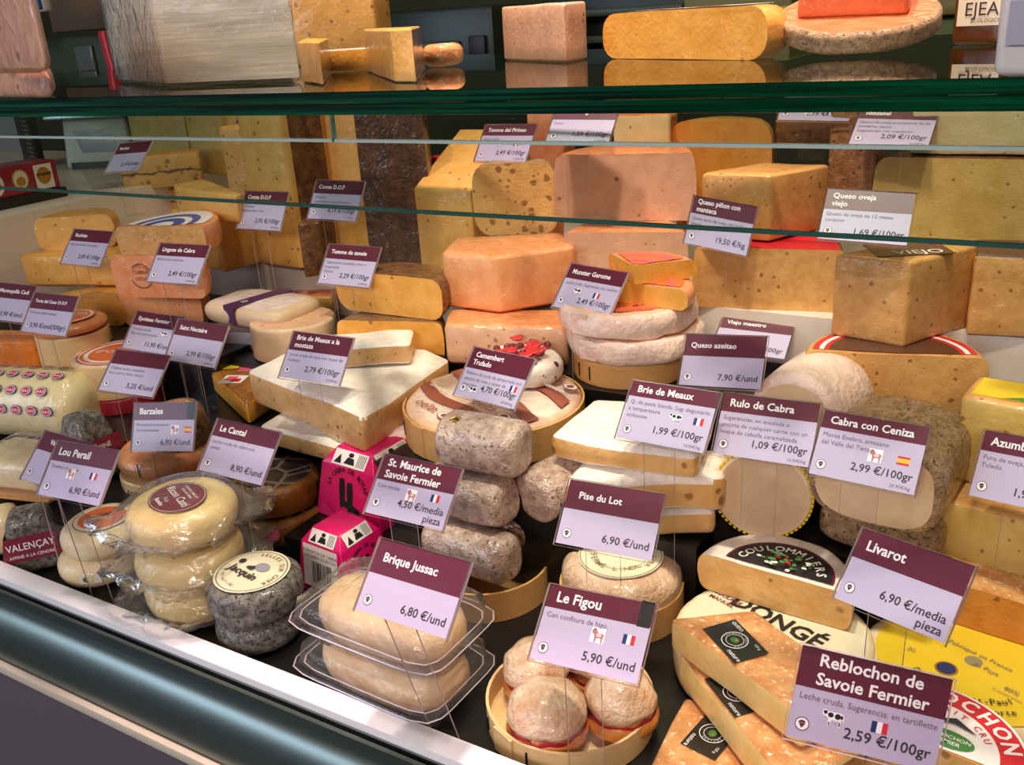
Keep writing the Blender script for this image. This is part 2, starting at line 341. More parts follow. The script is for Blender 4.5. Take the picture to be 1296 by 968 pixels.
def prism(poly, H, kinds=None, bev=.004, taper=1.0, top=2, subdiv=0, tshift=(0, 0)):
    """extruded outline. kinds: material of each side (0 cut, 1 rind); top and bottom 2 / 3"""
    bm = bmesh.new(); n = len(poly); kinds = kinds or [0]*n
    cx = sum(p[0] for p in poly)/n; cy = sum(p[1] for p in poly)/n
    lo = [bm.verts.new((p[0], p[1], 0)) for p in poly]
    hi = [bm.verts.new((cx+(p[0]-cx)*taper+tshift[0], cy+(p[1]-cy)*taper+tshift[1], H)) for p in poly]
    for i in range(n):
        bm.faces.new((lo[i], lo[(i+1) % n], hi[(i+1) % n], hi[i])).material_index = kinds[i]
    bm.faces.new(hi).material_index = top; bm.faces.new(lo[::-1]).material_index = 3
    if bev: bmesh.ops.bevel(bm, geom=list(bm.edges), offset=bev, segments=3, affect='EDGES', profile=.5)
    if bev:
        bm.normal_update()
        for f in bm.faces:
            if f.normal.z > .3: f.material_index = top
            elif f.normal.z < -.5: f.material_index = 3
    if subdiv:
        bmesh.ops.triangulate(bm, faces=[f for f in bm.faces if len(f.verts) > 4])
        for _ in range(subdiv):
            es = [e for e in bm.edges if e.calc_length() > .02]
            if es: bmesh.ops.subdivide_edges(bm, edges=es, cuts=1, use_grid_fill=True)
    return bm
def parts(root, bm, groups):
    """split one body into its parts by face material: groups = [(part name, {face index: material})]"""
    bmesh.ops.recalc_face_normals(bm, faces=bm.faces)
    for name, mp in groups:
        b = bm.copy(); bmesh.ops.delete(b, geom=[f for f in b.faces if f.material_index not in mp], context='FACES')
        if not b.faces: b.free(); continue
        keys = list(mp)
        for f in b.faces: f.material_index = keys.index(f.material_index)
        me = bpy.data.meshes.new(name); b.to_mesh(me); b.free()
        for k in keys: me.materials.append(MATS[mp[k]])
        me.polygons.foreach_set('use_smooth', [True]*len(me.polygons)); me.set_sharp_from_angle(angle=radians(42))
        o = bpy.data.objects.new(name, me); COL.objects.link(o); o.parent = root
    bm.free()
def body(root, bm, cut, side, top=None, bottom=None, rn='rind', pn='paste'):
    top = top or side; bottom = bottom or side
    if cut is None or cut == side == top: parts(root, bm, [(pn, {0: cut or side, 1: side, 2: top, 3: bottom})])
    else: parts(root, bm, [(pn, {0: cut}), (rn, {1: side, 2: top, 3: bottom})])
# ------------------------------------------------------------------ lettering
_TX = {}
def finish():
    n = {}
    for o in COL.objects:
        if o.parent is None and 'category' in o: n.setdefault(o.name.split('.')[0], []).append(o)
    for k, v in n.items():
        if len(v) > 1:
            for o in v:
                if 'group' not in o: o['group'] = k.replace('_', ' ')+'s in the cheese counter'
def text_geo(s, size, bold=0.0, align='LEFT'):
    key = (s, bold, align)
    if key not in _TX:
        c = bpy.data.curves.new('t', 'FONT'); c.body = s; c.size = 1; c.align_x = align; c.resolution_u = 2; c.offset = bold; c.fill_mode = 'FRONT'
        o = bpy.data.objects.new('t', c); me = o.to_mesh()
        _TX[key] = ([v.co.copy() for v in me.vertices], [tuple(p.vertices) for p in me.polygons])
        o.to_mesh_clear(); bpy.data.objects.remove(o); bpy.data.curves.remove(c)
    return _TX[key]
def put_text(bm, s, size, M, mi, bold=0.0, align='LEFT', xs=1.0, maxw=None):
    vs, fs = text_geo(s, size, bold, align)
    if not vs: return
    if maxw:
        w = (max(v.x for v in vs)-min(v.x for v in vs))*size*xs
        if w > maxw: xs *= maxw/w
    nv = [bm.verts.new(M@Vector((v.x*size*xs, v.y*size, 0))) for v in vs]
    for f in fs:
        try: bm.faces.new([nv[i] for i in f]).material_index = mi
        except ValueError: pass
def arc_text(bm, s, r, size, amid, z, mi, bold=0, inward=False, sx=1.0, sy=1.0, step=None, M=None):
    """letters along a circle; amid = angle of the middle of the word in degrees"""
    step = step or size*.72/r
    n = len(s)
    for i, ch in enumerate(s):
        if ch == ' ': continue
        t = radians(amid)+(1 if inward else -1)*(i-(n-1)/2)*step
        rot = t+pi/2 if inward else t-pi/2
        X = Matrix.Translation((r*cos(t)*sx, r*sin(t)*sy, z))@Matrix.Rotation(rot, 4, 'Z')
        if M: X = M@X
        put_text(bm, ch, size, X, mi, bold, 'CENTER')
def poly(bm, pts, M, mi):
    try: bm.faces.new([bm.verts.new(M@Vector((p[0], p[1], 0))) for p in pts]).material_index = mi
    except ValueError: pass
def ell(cx, cy, a, b, n=20, t0=0, t1=360):
    return [(cx+a*cos(radians(t0+(t1-t0)*i/(n if t1-t0 == 360 else n-1))), cy+b*sin(radians(t0+(t1-t0)*i/(n if t1-t0 == 360 else n-1)))) for i in range(n)]
def ring(bm, r0, r1, z, mi, a0=0, a1=360, n=40, sx=1, sy=1, M=None):
    n = max(3, int(n*abs(a1-a0)/360)+1)
    T = lambda r, t: (M@Vector((r*cos(t)*sx, r*sin(t)*sy, z))) if M else Vector((r*cos(t)*sx, r*sin(t)*sy, z))
    A = [bm.verts.new(T(r1, radians(a0+(a1-a0)*i/n))) for i in range(n+1)]
    if r0 > 0:
        B = [bm.verts.new(T(r0, radians(a0+(a1-a0)*i/n))) for i in range(n+1)]
        for i in range(n): bm.faces.new((A[i], A[i+1], B[i+1], B[i])).material_index = mi
    else:
        c = bm.verts.new(T(0, 0))
        for i in range(n): bm.faces.new((A[i], A[i+1], c)).material_index = mi
class Disc:
    """a printed round (or half round) label; layers lie a hair above one another"""
    def __init__(s, mats, a0=0, a1=360, sx=1, sy=1): s.bm = bmesh.new(); s.m = mats; s.z = .0004; s.a = (a0, a1); s.k = (sx, sy)
    def lay(s): s.z += .00025; return s.z
    def ring(s, r0, r1, mat, a0=None, a1=None):
        ring(s.bm, r0, r1, s.lay(), s.m.index(mat), s.a[0] if a0 is None else a0, s.a[1] if a1 is None else a1, sx=s.k[0], sy=s.k[1]); return s
    def arc(s, t, r, size, amid, mat, bold=.01, inward=False, step=None): arc_text(s.bm, t, r, size, amid, s.lay(), s.m.index(mat), bold, inward, s.k[0], s.k[1], step); return s
    def line(s, t, x, y, size, mat, rot=0, bold=.01, align='CENTER', xs=1):
        put_text(s.bm, t, size, Matrix.Translation((x, y, s.lay()))@Matrix.Rotation(radians(rot), 4, 'Z'), s.m.index(mat), bold, align, xs); return s
    def poly(s, pts, mat): poly(s.bm, pts, Matrix.Translation((0, 0, s.lay())), s.m.index(mat)); return s
    def done(s, root, z, rot=0, loc=(0, 0), name='label', tilt=None):
        o = mesh(name, s.bm, s.m, root, loc=(loc[0], loc[1], z), smooth=0); o.rotation_euler = (tilt[0] if tilt else 0, tilt[1] if tilt else 0, radians(rot)); return o
VIEW = -32  # heading of the camera, degrees: rotate prints by this to face the viewer... (yaw of image right)
# ------------------------------------------------------------------ shape makers placed in the case
def wheel(name, label, cat, xc, yb, z, wpx, H, side, top=None, e=.008, bulge=.003, dome=0, sq=2, amp=.0015, freq=25, group=None, at=None, R=None, ry=None, rot=0, seed=1, pn='paste'):
    """a round standing on height z; xc,yb = its lowest front point in the photograph, wpx its width there"""
    if at is None:
        P = G(xc, yb, z); v = Vector((P.x, P.y, 0)).normalized()
        if R is None: R = wpx*dep(P)/F/2; R *= 1+R/dep(P)*.8
        c = P+v*R
    else: c = Vector((at[0], at[1], z))
    root = thing(name, label, cat, (c.x, c.y, z), radians(rot), group)
    bm = rev(R, ry or R, profile(H, R, min(e, H*.48), bulge), dome=dome, sq=sq)
    if amp: jit(bm, amp, freq, seed)
    root['r'] = R; del root['r']
    if top and top != side: parts(root, bm, [('side', {1: side, 3: side}), ('top', {2: top})])
    else: parts(root, bm, [(pn, {1: side, 2: side, 3: side})])
    return root, c, R
def blk(name, label, cat, l, r, zb, yt, s, cut, side, top=None, kind='seg', e=.008, bulge=.004, et=None, amp=.001, freq=22, Y=None, group=None, H=None, bev=.005, seed=1, taper=1.0, dome=0, tri=.5):
    """a piece whose cut face looks to the front: l, r = lower corners of that face in the photograph, yt = row of its upper left corner"""
    if Y is not None: P0, P1 = GY(l[0], l[1], Y), GY(r[0], r[1], Y); zb = (P0.z+P1.z)/2; P1 = P1+Vector((0, 0, 0)); 
    else: P0, P1 = G(l[0], l[1], zb), G(r[0], r[1], zb)
    if H is None: H = zat(P0, yt)-zb
    u = Vector((P1.x-P0.x, P1.y-P0.y)); W = u.length; ang = math.atan2(u.y, u.x); mid = (P0+P1)/2
    root = thing(name, label, cat, (mid.x, mid.y, zb), ang, group)
    if kind == 'seg':
        bm = rev(W/2, s, profile(H, W/2, min(e, H*.48), bulge, et=et), 0, 180, n=56, dome=dome, crust=.0022 if side != cut else 0)
    elif kind == 'box':
        bm = prism([(-W/2, 0), (W/2, 0), (W/2, s), (-W/2, s)], H, [0, 0, 1, 0], bev, taper, subdiv=2)
    elif kind == 'boxr':
        bm = prism([(-W/2, 0), (W/2, 0), (W/2*.92, s), (-W/2, s)], H, [0, 1, 1, 0], bev, taper, subdiv=2)
    elif kind == 'boxl':
        bm = prism([(-W/2, 0), (W/2, 0), (W/2, s), (-W/2*.92, s)], H, [0, 0, 1, 1], bev, taper, subdiv=2)
    elif kind == 'tri':
        bm = prism([(-W/2, 0), (W/2, 0), (-W/2+W*tri, s)], H, [0, 1, 0], bev, taper, subdiv=2)
    if amp: jit(bm, amp, freq, seed)
    body(root, bm, cut, side, top)
    return root, dict(W=W, H=H, z=zb+H, zb=zb, mid=mid, ang=ang, s=s)
def pol(name, label, cat, pts, z, H, kinds, cut, side, top=None, top_z=False, bev=.005, amp=.001, freq=22, group=None, taper=1.0, seed=1, subdiv=2):
    """a piece from its outline: pts = corners in the photograph (or world points) on height z (on its top when top_z)"""
    zz = z+H if top_z else z
    W = [p if isinstance(p, Vector) else G(p[0], p[1], zz) for p in pts]
    c = sum((w for w in W), Vector())/len(W)
    ar = sum(W[i].x*W[(i+1) % len(W)].y-W[(i+1) % len(W)].x*W[i].y for i in range(len(W)))
    if ar < 0: W = W[::-1]; kinds = kinds[::-1] if kinds else kinds; kinds = kinds[1:]+kinds[:1] if kinds else kinds
    root = thing(name, label, cat, (c.x, c.y, z), 0, group)
    bm = prism([(w.x-c.x, w.y-c.y) for w in W], H, kinds, bev, taper, subdiv=subdiv)
    if amp: jit(bm, amp, freq, seed)
    body(root, bm, cut, side, top)
    return root, c
def log(name, label, cat, px, z, R, length, yaw, side, end, sq=2, rz=None, e=.008, amp=.0015, freq=25, group=None, seed=1, endinset=None):
    """a log lying down: px = lowest point of its near end; yaw = heading of its axis away from the viewer"""
    P = G(px[0], px[1], z); rz = rz or R
    root = thing(name, label, cat, (P.x, P.y, z), radians(yaw), group)
    bm = rev(R, rz, profile(length, R, e, 0), sq=sq)
    if amp: jit(bm, amp, freq, seed)
    M = Matrix(((0, 0, 1, 0), (1, 0, 0, 0), (0, 1, 0, rz), (0, 0, 0, 1)))  # axis -> local x
    bmesh.ops.transform(bm, matrix=M, verts=bm.verts)
    if end == side: parts(root, bm, [('paste', {1: side, 2: side, 3: side})])
    else: parts(root, bm, [('rind', {1: side, 2: end}), ('cut_end', {3: end})])
    return root
def round_box(name, label, xc, yb, z, wpx, H, m='box_wood', group=None, at=None, R=None, lid=False):
    if at is None:
        P = G(xc, yb, z); v = Vector((P.x, P.y, 0)).normalized()
        R = wpx*dep(P)/F/2; R *= 1+R/dep(P)*.8; c = P+v*R
    else: c = Vector((at[0], at[1], z))
    root = thing(name, label, 'box', (c.x, c.y, z), 0, group)
    bm = bmesh.new(); n = 48; t = .003
    pr = [(R, 0), (R, H), (R-t, H), (R-t, .005)]
    rows = [[bm.verts.new((r*cos(2*pi*i/n), r*sin(2*pi*i/n), h)) for i in range(n)] for r, h in pr]
    for j in range(3):
        for i in range(n): bm.faces.new((rows[j][i], rows[j][(i+1) % n], rows[j+1][(i+1) % n], rows[j+1][i]))
    bm.faces.new(rows[3]); bm.faces.new(rows[0][::-1])
    mesh('box_wall', bm, m, root)
    for k in (-2.35, -1.6):   # staples and the overlap of the strip
        bm = bmesh.new(); box(bm, R-.0002, R+.0012, -.001, .001, H*.25, H*.75, M=Matrix.Rotation(k, 4, 'Z')); mesh('staple', bm, 'dark_metal', root)
    bm = bmesh.new(); box(bm, R-.001, R+.0014, -.014, .014, .001, H-.001, M=Matrix.Rotation(-1.95, 4, 'Z')); mesh('overlap_strip', bm, m, root)
    return root, c, R
def wrap(root, R, z0, z1, flare=1.35, amp=.006, seed=3, m='film', name='plastic_wrap', sq=3.0):
    """a loose clear wrap around a round of radius R between z0 and z1, crimped to a flared seam"""
    bm = bmesh.new(); n = 56; zm = (z0+z1)/2
    prof = [(0, z1+.002), (.5, z1+.002), (.9, z1+.002), (1.03, z1-.004), (1.12, zm+(z1-zm)*.5), (1.2+.0, zm+.004), (flare, zm), (1.2, zm-.004), (1.08, z0+(zm-z0)*.4), (.98, z0+.001)]
    rows = []
    for k, (s, z) in enumerate(prof[1:]):
        row = []
        for i in range(n):
            t = 2*pi*i/n; c, sn = cos(t), sin(t); q = (abs(c)**sq+abs(sn)**sq)**(-1/sq)
            f = max(0, min(1, (s-1.0)/.3)); rr = R*s*(1+(q-1)*f)
            a = amp*f; w = noise.noise(Vector((c*4+seed, sn*4, k*.3)))
            row.append(bm.verts.new((rr*c*(1+.08*f*w), rr*sn*(1+.08*f*w), z+a*noise.noise(Vector((c*7, sn*7+seed, s)))*2)))
        rows.append(row)
    for j in range(len(rows)-1):
        for i in range(n): bm.faces.new((rows[j][i], rows[j][(i+1) % n], rows[j+1][(i+1) % n], rows[j+1][i]))
    bm.faces.new(rows[0])
    return mesh(name, bm, m, root, smooth=180)
def slab_label(root, w, d, z, mats, base, rot=0, loc=(0, 0), texts=(), t=.0008, name='label', rects=()):
    """a small rectangular printed label lying on a top face"""
    bm = bmesh.new(); box(bm, -w/2, w/2, -d/2, d/2, 0, t, mats.index(base)); h = t
    for (x0, x1, y0, y1, m) in rects:
        h += .0002; poly(bm, [(x0, y0), (x1, y0), (x1, y1), (x0, y1)], Matrix.Translation((0, 0, h)), mats.index(m))
    for (s, x, y, size, m) in texts:
        h += .0002; put_text(bm, s, size, Matrix.Translation((x, y, h)), mats.index(m), .01, 'CENTER')
    return mesh(name, bm, mats, root, loc=(loc[0], loc[1], z), rz=radians(rot), smooth=0)
# ------------------------------------------------------------------ the setting
def S(name, *a, **k): return bbox_obj(name, *a, **k)
S('floor', -5, 3, -3, 4, -.05, 0, 'floor_tile'); S('wall_back', -5, 3, 3.2, 3.3, 0, 3.05, 'wall_olive'); S('ceiling', -5, 3, -3, 3.3, 3.0, 3.05, 'ceiling_paint')
XL, XR = -1.85, .45
S('trim_1', XL, XR, .575, 1.9, .10, .82, 'black_deck')                       # deck the goods stand on
S('trim_2', XL, XR, .548, .575, .70, .848, 'white_steel', bev=.002)           # white front lip
S('trim_3', XL-2, XR, .51, .548, .10, .742, 'panel_grey')                     # grey front panel
S('trim_4', XL-2, XR, .502, .512, .733, .747, 'cream_trim', bev=.002)         # cream strip under the bumper
def bumper():
    bm = bmesh.new(); pts = [(.548, .838), (.5455, .838), (.5455, .829), (.541, .829), (.541, .8365), (.536, .8365)]
    for i in range(15):
        t = i/14; a = radians(10+80*t); pts.append((.536-.030*sin(a)*1.0+.005, .832-.012-.07*(1-cos(a))-.002))
    pts += [(.512, .748), (.548, .748)]
    n = len(pts)
    A = [bm.verts.new((XL-2, y, z)) for y, z in pts]; B = [bm.verts.new((XR, y, z)) for y, z in pts]
    for i in range(n): 
        f = bm.faces.new((A[i], A[(i+1) % n], B[(i+1) % n], B[i])); f.material_index = 1 if i in (2, 3) else 0
    bm.faces.new(A[::-1]); bm.faces.new(B)
    mesh('trim_5', bm, ['bumper_metal', 'black_rubber'], smooth=50)['kind'] = 'structure'
bumper()
S('trim_6', XL-2, XL, .548, 1.9, .10, 1.185, 'white_laminate')                # white end of the case, its top carries the till things
S('trim_7', XL, XR, 1.30, 1.9, .82, 1.075, 'white_laminate')                  # back step
RISERS = [(-1.85, -1.62, .79, .99, .905), (-1.62, -1.22, .835, 1.0, .905), (-1.22, -.98, .86, 1.03, .93), (-1.85, -1.2, 1.0, 1.298, .995), (-1.2, -.9, 1.03, 1.298, .985), (-.98, -.74, .86, 1.03, .90), (-.9, -.60, 1.14, 1.298, 1.0), (-.60, -.38, 1.10, 1.298, 1.0),
          (-.80, -.45, .86, 1.10, .955), (-.45, -.32, .90, 1.10, .91), (-.32, .45, .955, 1.10, .91), (-.38, .45, 1.10, 1.298, 1.0)]
for i, (a, b, c, d, z) in enumerate(RISERS): S('trim_%d' % (8+i), a+.001, b-.001, c+.001, d-.001, .821, z, 'black_deck')
def support(x, y):
    z = .82
    for a, b, c, d, t in RISERS:
        if a <= x <= b and c <= y <= d: z = max(z, t)
    if y >= 1.30: z = 1.075
    return z
# glass counter top on two laminated sheets with green edges
def glass_slab(name, x0, x1, y0, y1, z0, z1, face, edge):
    bm = bmesh.new(); c = Vector(((x0+x1)/2, (y0+y1)/2, z0)); box(bm, x0-c.x, x1-c.x, y0-c.y, y1-c.y, 0, z1-z0, 0)
    bm.normal_update()
    for f in bm.faces:
        if abs(f.normal.z) < .5: f.material_index = 1
    o = mesh(name, bm, [face, edge], loc=c, smooth=0); return o
t = thing('glass_shelf', 'long clear glass counter top with dark green edges above all the cheeses', 'shelf', (-.7, .65, 1.4285))
for nm, z0, z1 in (('lower_sheet', 1.4285, 1.438), ('upper_sheet', 1.4386, 1.448)):
    o = glass_slab(nm, -3.2, .55, .65, 1.28, z0, z1, 'shelf_glass', 'glass_edge_green'); o.parent = t; o.location -= Vector((-.7, .65, 1.4285))
def pane(name, x0, x1, y, z0, z1, th=.004, face='pane_glass'):
    bm = bmesh.new(); c = Vector(((x0+x1)/2, y, z0)); box(bm, x0-c.x, x1-c.x, 0, th, 0, z1-z0, 0); bm.normal_update()
    for f in bm.faces:
        if abs(f.normal.y) < .5: f.material_index = 1
    o = mesh(name, bm, [face, 'pane_edge'], loc=c, smooth=0); return o
_j = GY(421, 170, .70)
for nm, a, b, lb in (('front_pane', -3.2, _j.x-.0015, 'left narrow glass pane hanging under the counter top, left of the joint'), ('front_pane', _j.x+.0015, .55, 'right narrow glass pane hanging under the counter top, right of the joint')):
    o = pane(nm, a, b, .70, 1.399, 1.4275); setprops(o, lb, 'glass pane', 'narrow panes under the counter top')
    bm = bmesh.new(); box(bm, -(b-a)/2, (b-a)/2, -.0006, .0046, -.0012, .0016); mesh('polished_edge', bm, 'bright_edge', o, smooth=0)
o = pane('inner_pane', -3.2, .55, .78, 1.316, 1.4275); setprops(o, 'wide glass pane behind the narrow ones whose low edge crosses the back row', 'glass pane')
bm = bmesh.new(); box(bm, -1.875, 1.875, -.0006, .0046, -.0016, .0018); mesh('polished_edge', bm, 'polished_edge', o, smooth=0)
bm = bmesh.new(); box(bm, -2.2, 1.3, -.006, .006, 0, .008, bev=.002); o = mesh('lamp_rail', bm, 'chrome', loc=(-.75, .735, 1.4195)); setprops(o, 'slim metal lamp rail running along under the glass counter top', 'lamp rail')
# ------------------------------------------------------------------ price tags
TW, TH = .105, .070
COW = [(-.5, .12), (-.46, .3), (-.36, .34), (-.25, .26), (.3, .28), (.46, .22), (.5, .0), (.47, -.2), (.44, 0), (.38, -.05), (.36, -.42), (.28, -.42), (.28, -.1), (-.05, -.12), (-.1, -.42), (-.18, -.42), (-.2, -.08), (-.3, .0), (-.42, .02)]
GOAT = [(-.4, .1), (-.42, .28), (-.25, .4), (-.1, .3), (0, .15), (.3, .15), (.42, .05), (.36, -.1), (.36, -.45), (.28, -.45), (.24, -.15), (-.05, -.18), (-.1, -.45), (-.18, -.45), (-.2, -.1), (-.26, .05)]
CM = ['lilac_card', 'maroon', 'white_ink', 'dark_ink', 'grey_ink', 'flag_white', 'flag_blue', 'flag_red', 'flag_yellow', 'cow_pink', 'goat_brown', 'acorn', 'black_ink']
def tag(label, pose, band, title, price, desc=(), kg='', icons=(), tsize=.105, foot=None, tu=.08, logo=True, group=None):
    x, y, z, yaw, pit, rol = pose
    root = thing('price_tag', label, 'price tag', (x, y, z)); root.rotation_mode = 'XYZ'
    R = Matrix.Rotation(radians(yaw), 4, 'Z')@Matrix.Rotation(-radians(pit), 4, 'X')@Matrix.Rotation(radians(rol), 4, 'Y')
    root.rotation_euler = R.to_euler()
    bm = bmesh.new(); box(bm, -TW/2, TW/2, 0, .0008, -TH/2, TH/2, 0)
    def PL(u, v, k): # card plane: u right, v down, in fractions
        return Matrix(((1, 0, 0, (u-.5)*TW), (0, 0, -1, -.00012*k), (0, 1, 0, (.5-v)*TH), (0, 0, 0, 1)))
    poly(bm, [(0, 0), (TW, 0), (TW, -band*TH), (0, -band*TH)], PL(0, 0, 1), 1)
    lh = tsize*1.5
    v = (band-len(title)*lh)/2+lh*.80 if len(title) > 1 else band*.5+tsize*.42
    for i, s in enumerate(title): put_text(bm, s, tsize*1.38*TH, PL(tu, v+i*lh, 2), 2, .022, maxw=TW*(.97-tu))
    for i, s in enumerate(desc): put_text(bm, s, .098*TH, PL(.04, band+.125+i*.115, 2), 4, .0, maxw=TW*.92)
    n = len(price)
    for i, s in enumerate(price): put_text(bm, s, .165*TH, PL(.955, .87+(.075 if n > 1 else 0)-(n-1-i)*.155-(.05 if kg else 0), 2), 3, .012, 'RIGHT')
    if kg: put_text(bm, kg, .07*TH, PL(.955, .955, 2), 4, .0, 'RIGHT')
    if logo:
        u, vv = .095, .83-(.03 if n > 1 else 0)
        poly(bm, ell(0, 0, .0052, .0052), PL(u, vv, 2), 3); poly(bm, ell(0, 0, .0046, .0046), PL(u, vv, 3), 5)
        poly(bm, [(-.0016, -.001), (-.0002, -.0031), (.0014, -.0012), (.0022, .0008), (-.0024, .0004)], PL(u, vv, 4), 11); poly(bm, [(-.0028, .0006), (.0023, .0011), (.0018, .0025), (-.0006, .003), (-.0024, .002)], PL(u, vv, 4), 11)
    for k, u, vv in icons:
        if k == 'fr':
            for j, m in enumerate((6, 5, 7)): poly(bm, [(-.0057+.0038*j, -.0042), (-.0019+.0038*j, -.0042), (-.0019+.0038*j, .0042), (-.0057+.0038*j, .0042)], PL(u, vv, 2), m)
        elif k == 'es':
            for a, b, m in ((-.0044, -.0022, 7), (-.0022, .0022, 8), (.0022, .0044, 7)): poly(bm, [(-.006, a), (.006, a), (.006, b), (-.006, b)], PL(u, vv, 2), m)
        elif k == 'cow':
            poly(bm, [(p[0]*.016, p[1]*.016) for p in COW], PL(u, vv, 2), 5)
            for cx, cy, a, b in ((-.36, .2, .09, .09), (-.12, .12, .13, .12), (.2, .1, .14, .14), (.38, .1, .06, .1), (-.14, -.3, .03, .1), (.32, -.25, .03, .12)): poly(bm, [(q[0]*.016, q[1]*.016) for q in ell(cx, cy, a, b, 9)], PL(u, vv, 3), 12)
            poly(bm, [(q[0]*.016, q[1]*.016) for q in ell(.12, -.14, .1, .06, 9)], PL(u, vv, 4), 9)
        elif k == 'goat':
            poly(bm, [(-.0068, -.0068), (.0068, -.0068), (.0068, .0068), (-.0068, .0068)], PL(u, vv, 2), 5)
            poly(bm, [(p[0]*.0145, p[1]*.0145) for p in GOAT], PL(u, vv, 3), 10); poly(bm, [(q[0]*.0145, q[1]*.0145) for q in ell(.08, .02, .2, .12, 10)], PL(u, vv, 4), 9)
            poly(bm, [(-.006, .003), (-.0035, .0062), (-.0015, .0045), (-.0038, .005)], PL(u, vv, 4), 12)
        elif k == 'dark':
            poly(bm, [(-.006, -.0115), (.0063, -.0115), (.0063, .0115), (-.006, .0115)], PL(u, vv, 1.5), 12)
    mesh('card', bm, CM, root, smooth=0)
    # clear sleeve with a bent strip that stands on the shelf
    bm = bmesh.new(); box(bm, -TW/2-.002, TW/2+.002, -.0016, .0022, -TH/2-.0025, TH/2+.001)
    bm.normal_update()
    for f in bm.faces:
        if abs(f.normal.y) < .5: f.material_index = 1
    mesh('sleeve', bm, ['acrylic', 'acrylic_edge'], root, smooth=0)
    Ri = R.to_3x3().inverted(); bot = R@Vector((0, .001, -TH/2)); wz = z+bot.z
    zf = support(x+bot.x, max(.60, y+bot.y)) if foot is None else wz-foot
    Ls = max(.02, wz-zf)
    bm = bmesh.new(); w = .019
    box(bm, -w, w, 0, .0014, -Ls, 0); bm.normal_update()
    for f in bm.faces:
        if abs(f.normal.x) > .5: f.material_index = 1
    box(bm, -w, w, 0, .03, -Ls, -Ls+.0014)
    lean = max(0, .592-(y+bot.y)) if foot is None else 0
    for q in bm.verts: q.co.y += lean*(-q.co.z/Ls)
    M4 = (Matrix.Translation((0, .001, -TH/2))@Ri.to_4x4()@Matrix.Rotation(radians(yaw), 4, 'Z'))
    bmesh.ops.transform(bm, matrix=M4, verts=bm.verts); mesh('stand', bm, ['acrylic', 'acrylic_edge'], root, smooth=0)
    return root
T = tag
T('small sharply skewed price tag before the grey-seamed cheese at the back left', (-1.635, 1.244, 1.285, -6, 45, -6), .38, ['Morbier'], ['2,19 €/100gr'], kg='21,90€/kg', foot=0.09)
T('half-hidden price tag at back between two pale slabs, left of the tall slab', (-1.547, 1.50, 1.310, -2, 39, -4), .36, ['Affinois'], ['2,49 €/100gr'], ['Francia'], foot=0.06)
T('price tag with green-glinting header before the left tall yellow slab, marked 2,95', (-1.242, 1.199, 1.2036, -1, 31, -1), .30, ['Comte D.O.P'], ['2,95 €/100gr'], ['12 meses', 'Aroma sabor dulce'], '29,50€/kg')
T('price tag marked 4,19 standing before the second tall yellow slab', (-1.092, 1.227, 1.223, 1, 32, 0), .34, ['Comte D.O.P'], ['4,19 €/100gr'], ['24 meses', 'Sugerencias: quiches, fondues'], '41,90€/kg')
T('price tag marked 1,95 with two-line header beside the dark rind', (-.992, 1.424, 1.203, 8, 43, 2), .40, ['Gruyere suizo', 'D.O.P'], ['1,95 €/100gr'], ['Sugerencias: quiches, fondues,', 'ensaladas, carnes'], foot=0.05)
T('price tag marked 2,49 with French flag, high at the centre under the glass', (-.85, 1.402, 1.298, -4, 38, -1), .30, ['Tomme del Pirineo'], ['2,49 €/100gr'], ['Sabor suave'], '24,90€/kg', [('cow', .42, .52), ('fr', .72, .52)], foot=0.045)
T('price tag marked 1,59 partly hidden by the glass edge, above the tall pink halves', (-.665, 1.329, 1.339, 3, 42, 1), .40, ['Tomme negra'], ['1,59 €/100gr'], ['Suave'], '15,90€/kg', foot=.115)
T('price tag marked 2,09 cut off by the glass edge at the upper right', (-.228, 1.426, 1.323, -2, 51, 2), .30, ['Idiazabal'], ['2,09 €/100gr'], ['Queso de oveja procedente de las', 'montañas vascas', 'Sugerencias: con membrillo'], '20,90€/kg')
T('price tag with cow and French flag hidden but for its lowest strip', (-.352, 1.50, 1.350, 3, 47, 2), .34, ['Bleu'], ['1,79 €/100gr'], [], '', [('cow', .40, .8), ('fr', .72, .8)])
T('purple price tag with two-line header leaning on the red-edged block at right', (-.434, 1.30, 1.200, -13, 16, 4), .36, ['Queso piñon con', 'manteca'], ['19,50 €/kg'], ['Queso puro de oveja con trufa y', 'brandy'], foot=.06)
T('brightly glaring purple price tag marked 1,69 on the corner-on brown-topped block', (-.219, 1.222, 1.239, 6, 39, 3), .40, ['Queso oveja', 'viejo'], ['1,69 €/100gr'], ['Queso de oveja de 12 meses', 'curacion'], foot=.045)
T('price tag in front of the yellow stack by the white end wall, marked 2,09', (-1.551, 1.05, 1.151, 2, 40, 0), .34, ['Raclette'], ['2,09 €/100gr'], ['Ideal para fundir con patata'], '20,90€/kg')
T('price tag marked 2,49 with greenish header before the stamped orange-rind cheese', (-1.255, 1.007, 1.154, 6, 41, 0), .32, ['Lingote de Cabra'], ['2,49 €/100gr'], ['Elaboracion artesana'], '24,90€/kg')
T('price tag cut by the left picture edge, beside the tag marked 13,90', (-1.602, .906, 1.083, 12, 41, 3), .40, ['Mantequilla Cadi'], ['3,90 €/und.'], [], tu=.25)
T('price tag marked 13,90 €/und behind the orange cheddar block', (-1.452, .887, 1.082, 5, 38, 0), .40, ['Torta del Casar D.O.P.'], ['13,90 €/und(500gr)'], ['Cremoso sabor amargo'], tsize=.085, foot=0.09)
T('price tag with small cow marked 11,90, overlapped by the tag marked 2,99', (-1.318, .979, 1.035, 8, 43, 3), .36, ['Epoisses Fermier'], ['11,90 €/und'], ['Corteza lavada', 'Sug. con pan de pasas'], '', [('cow', .72, .50)])
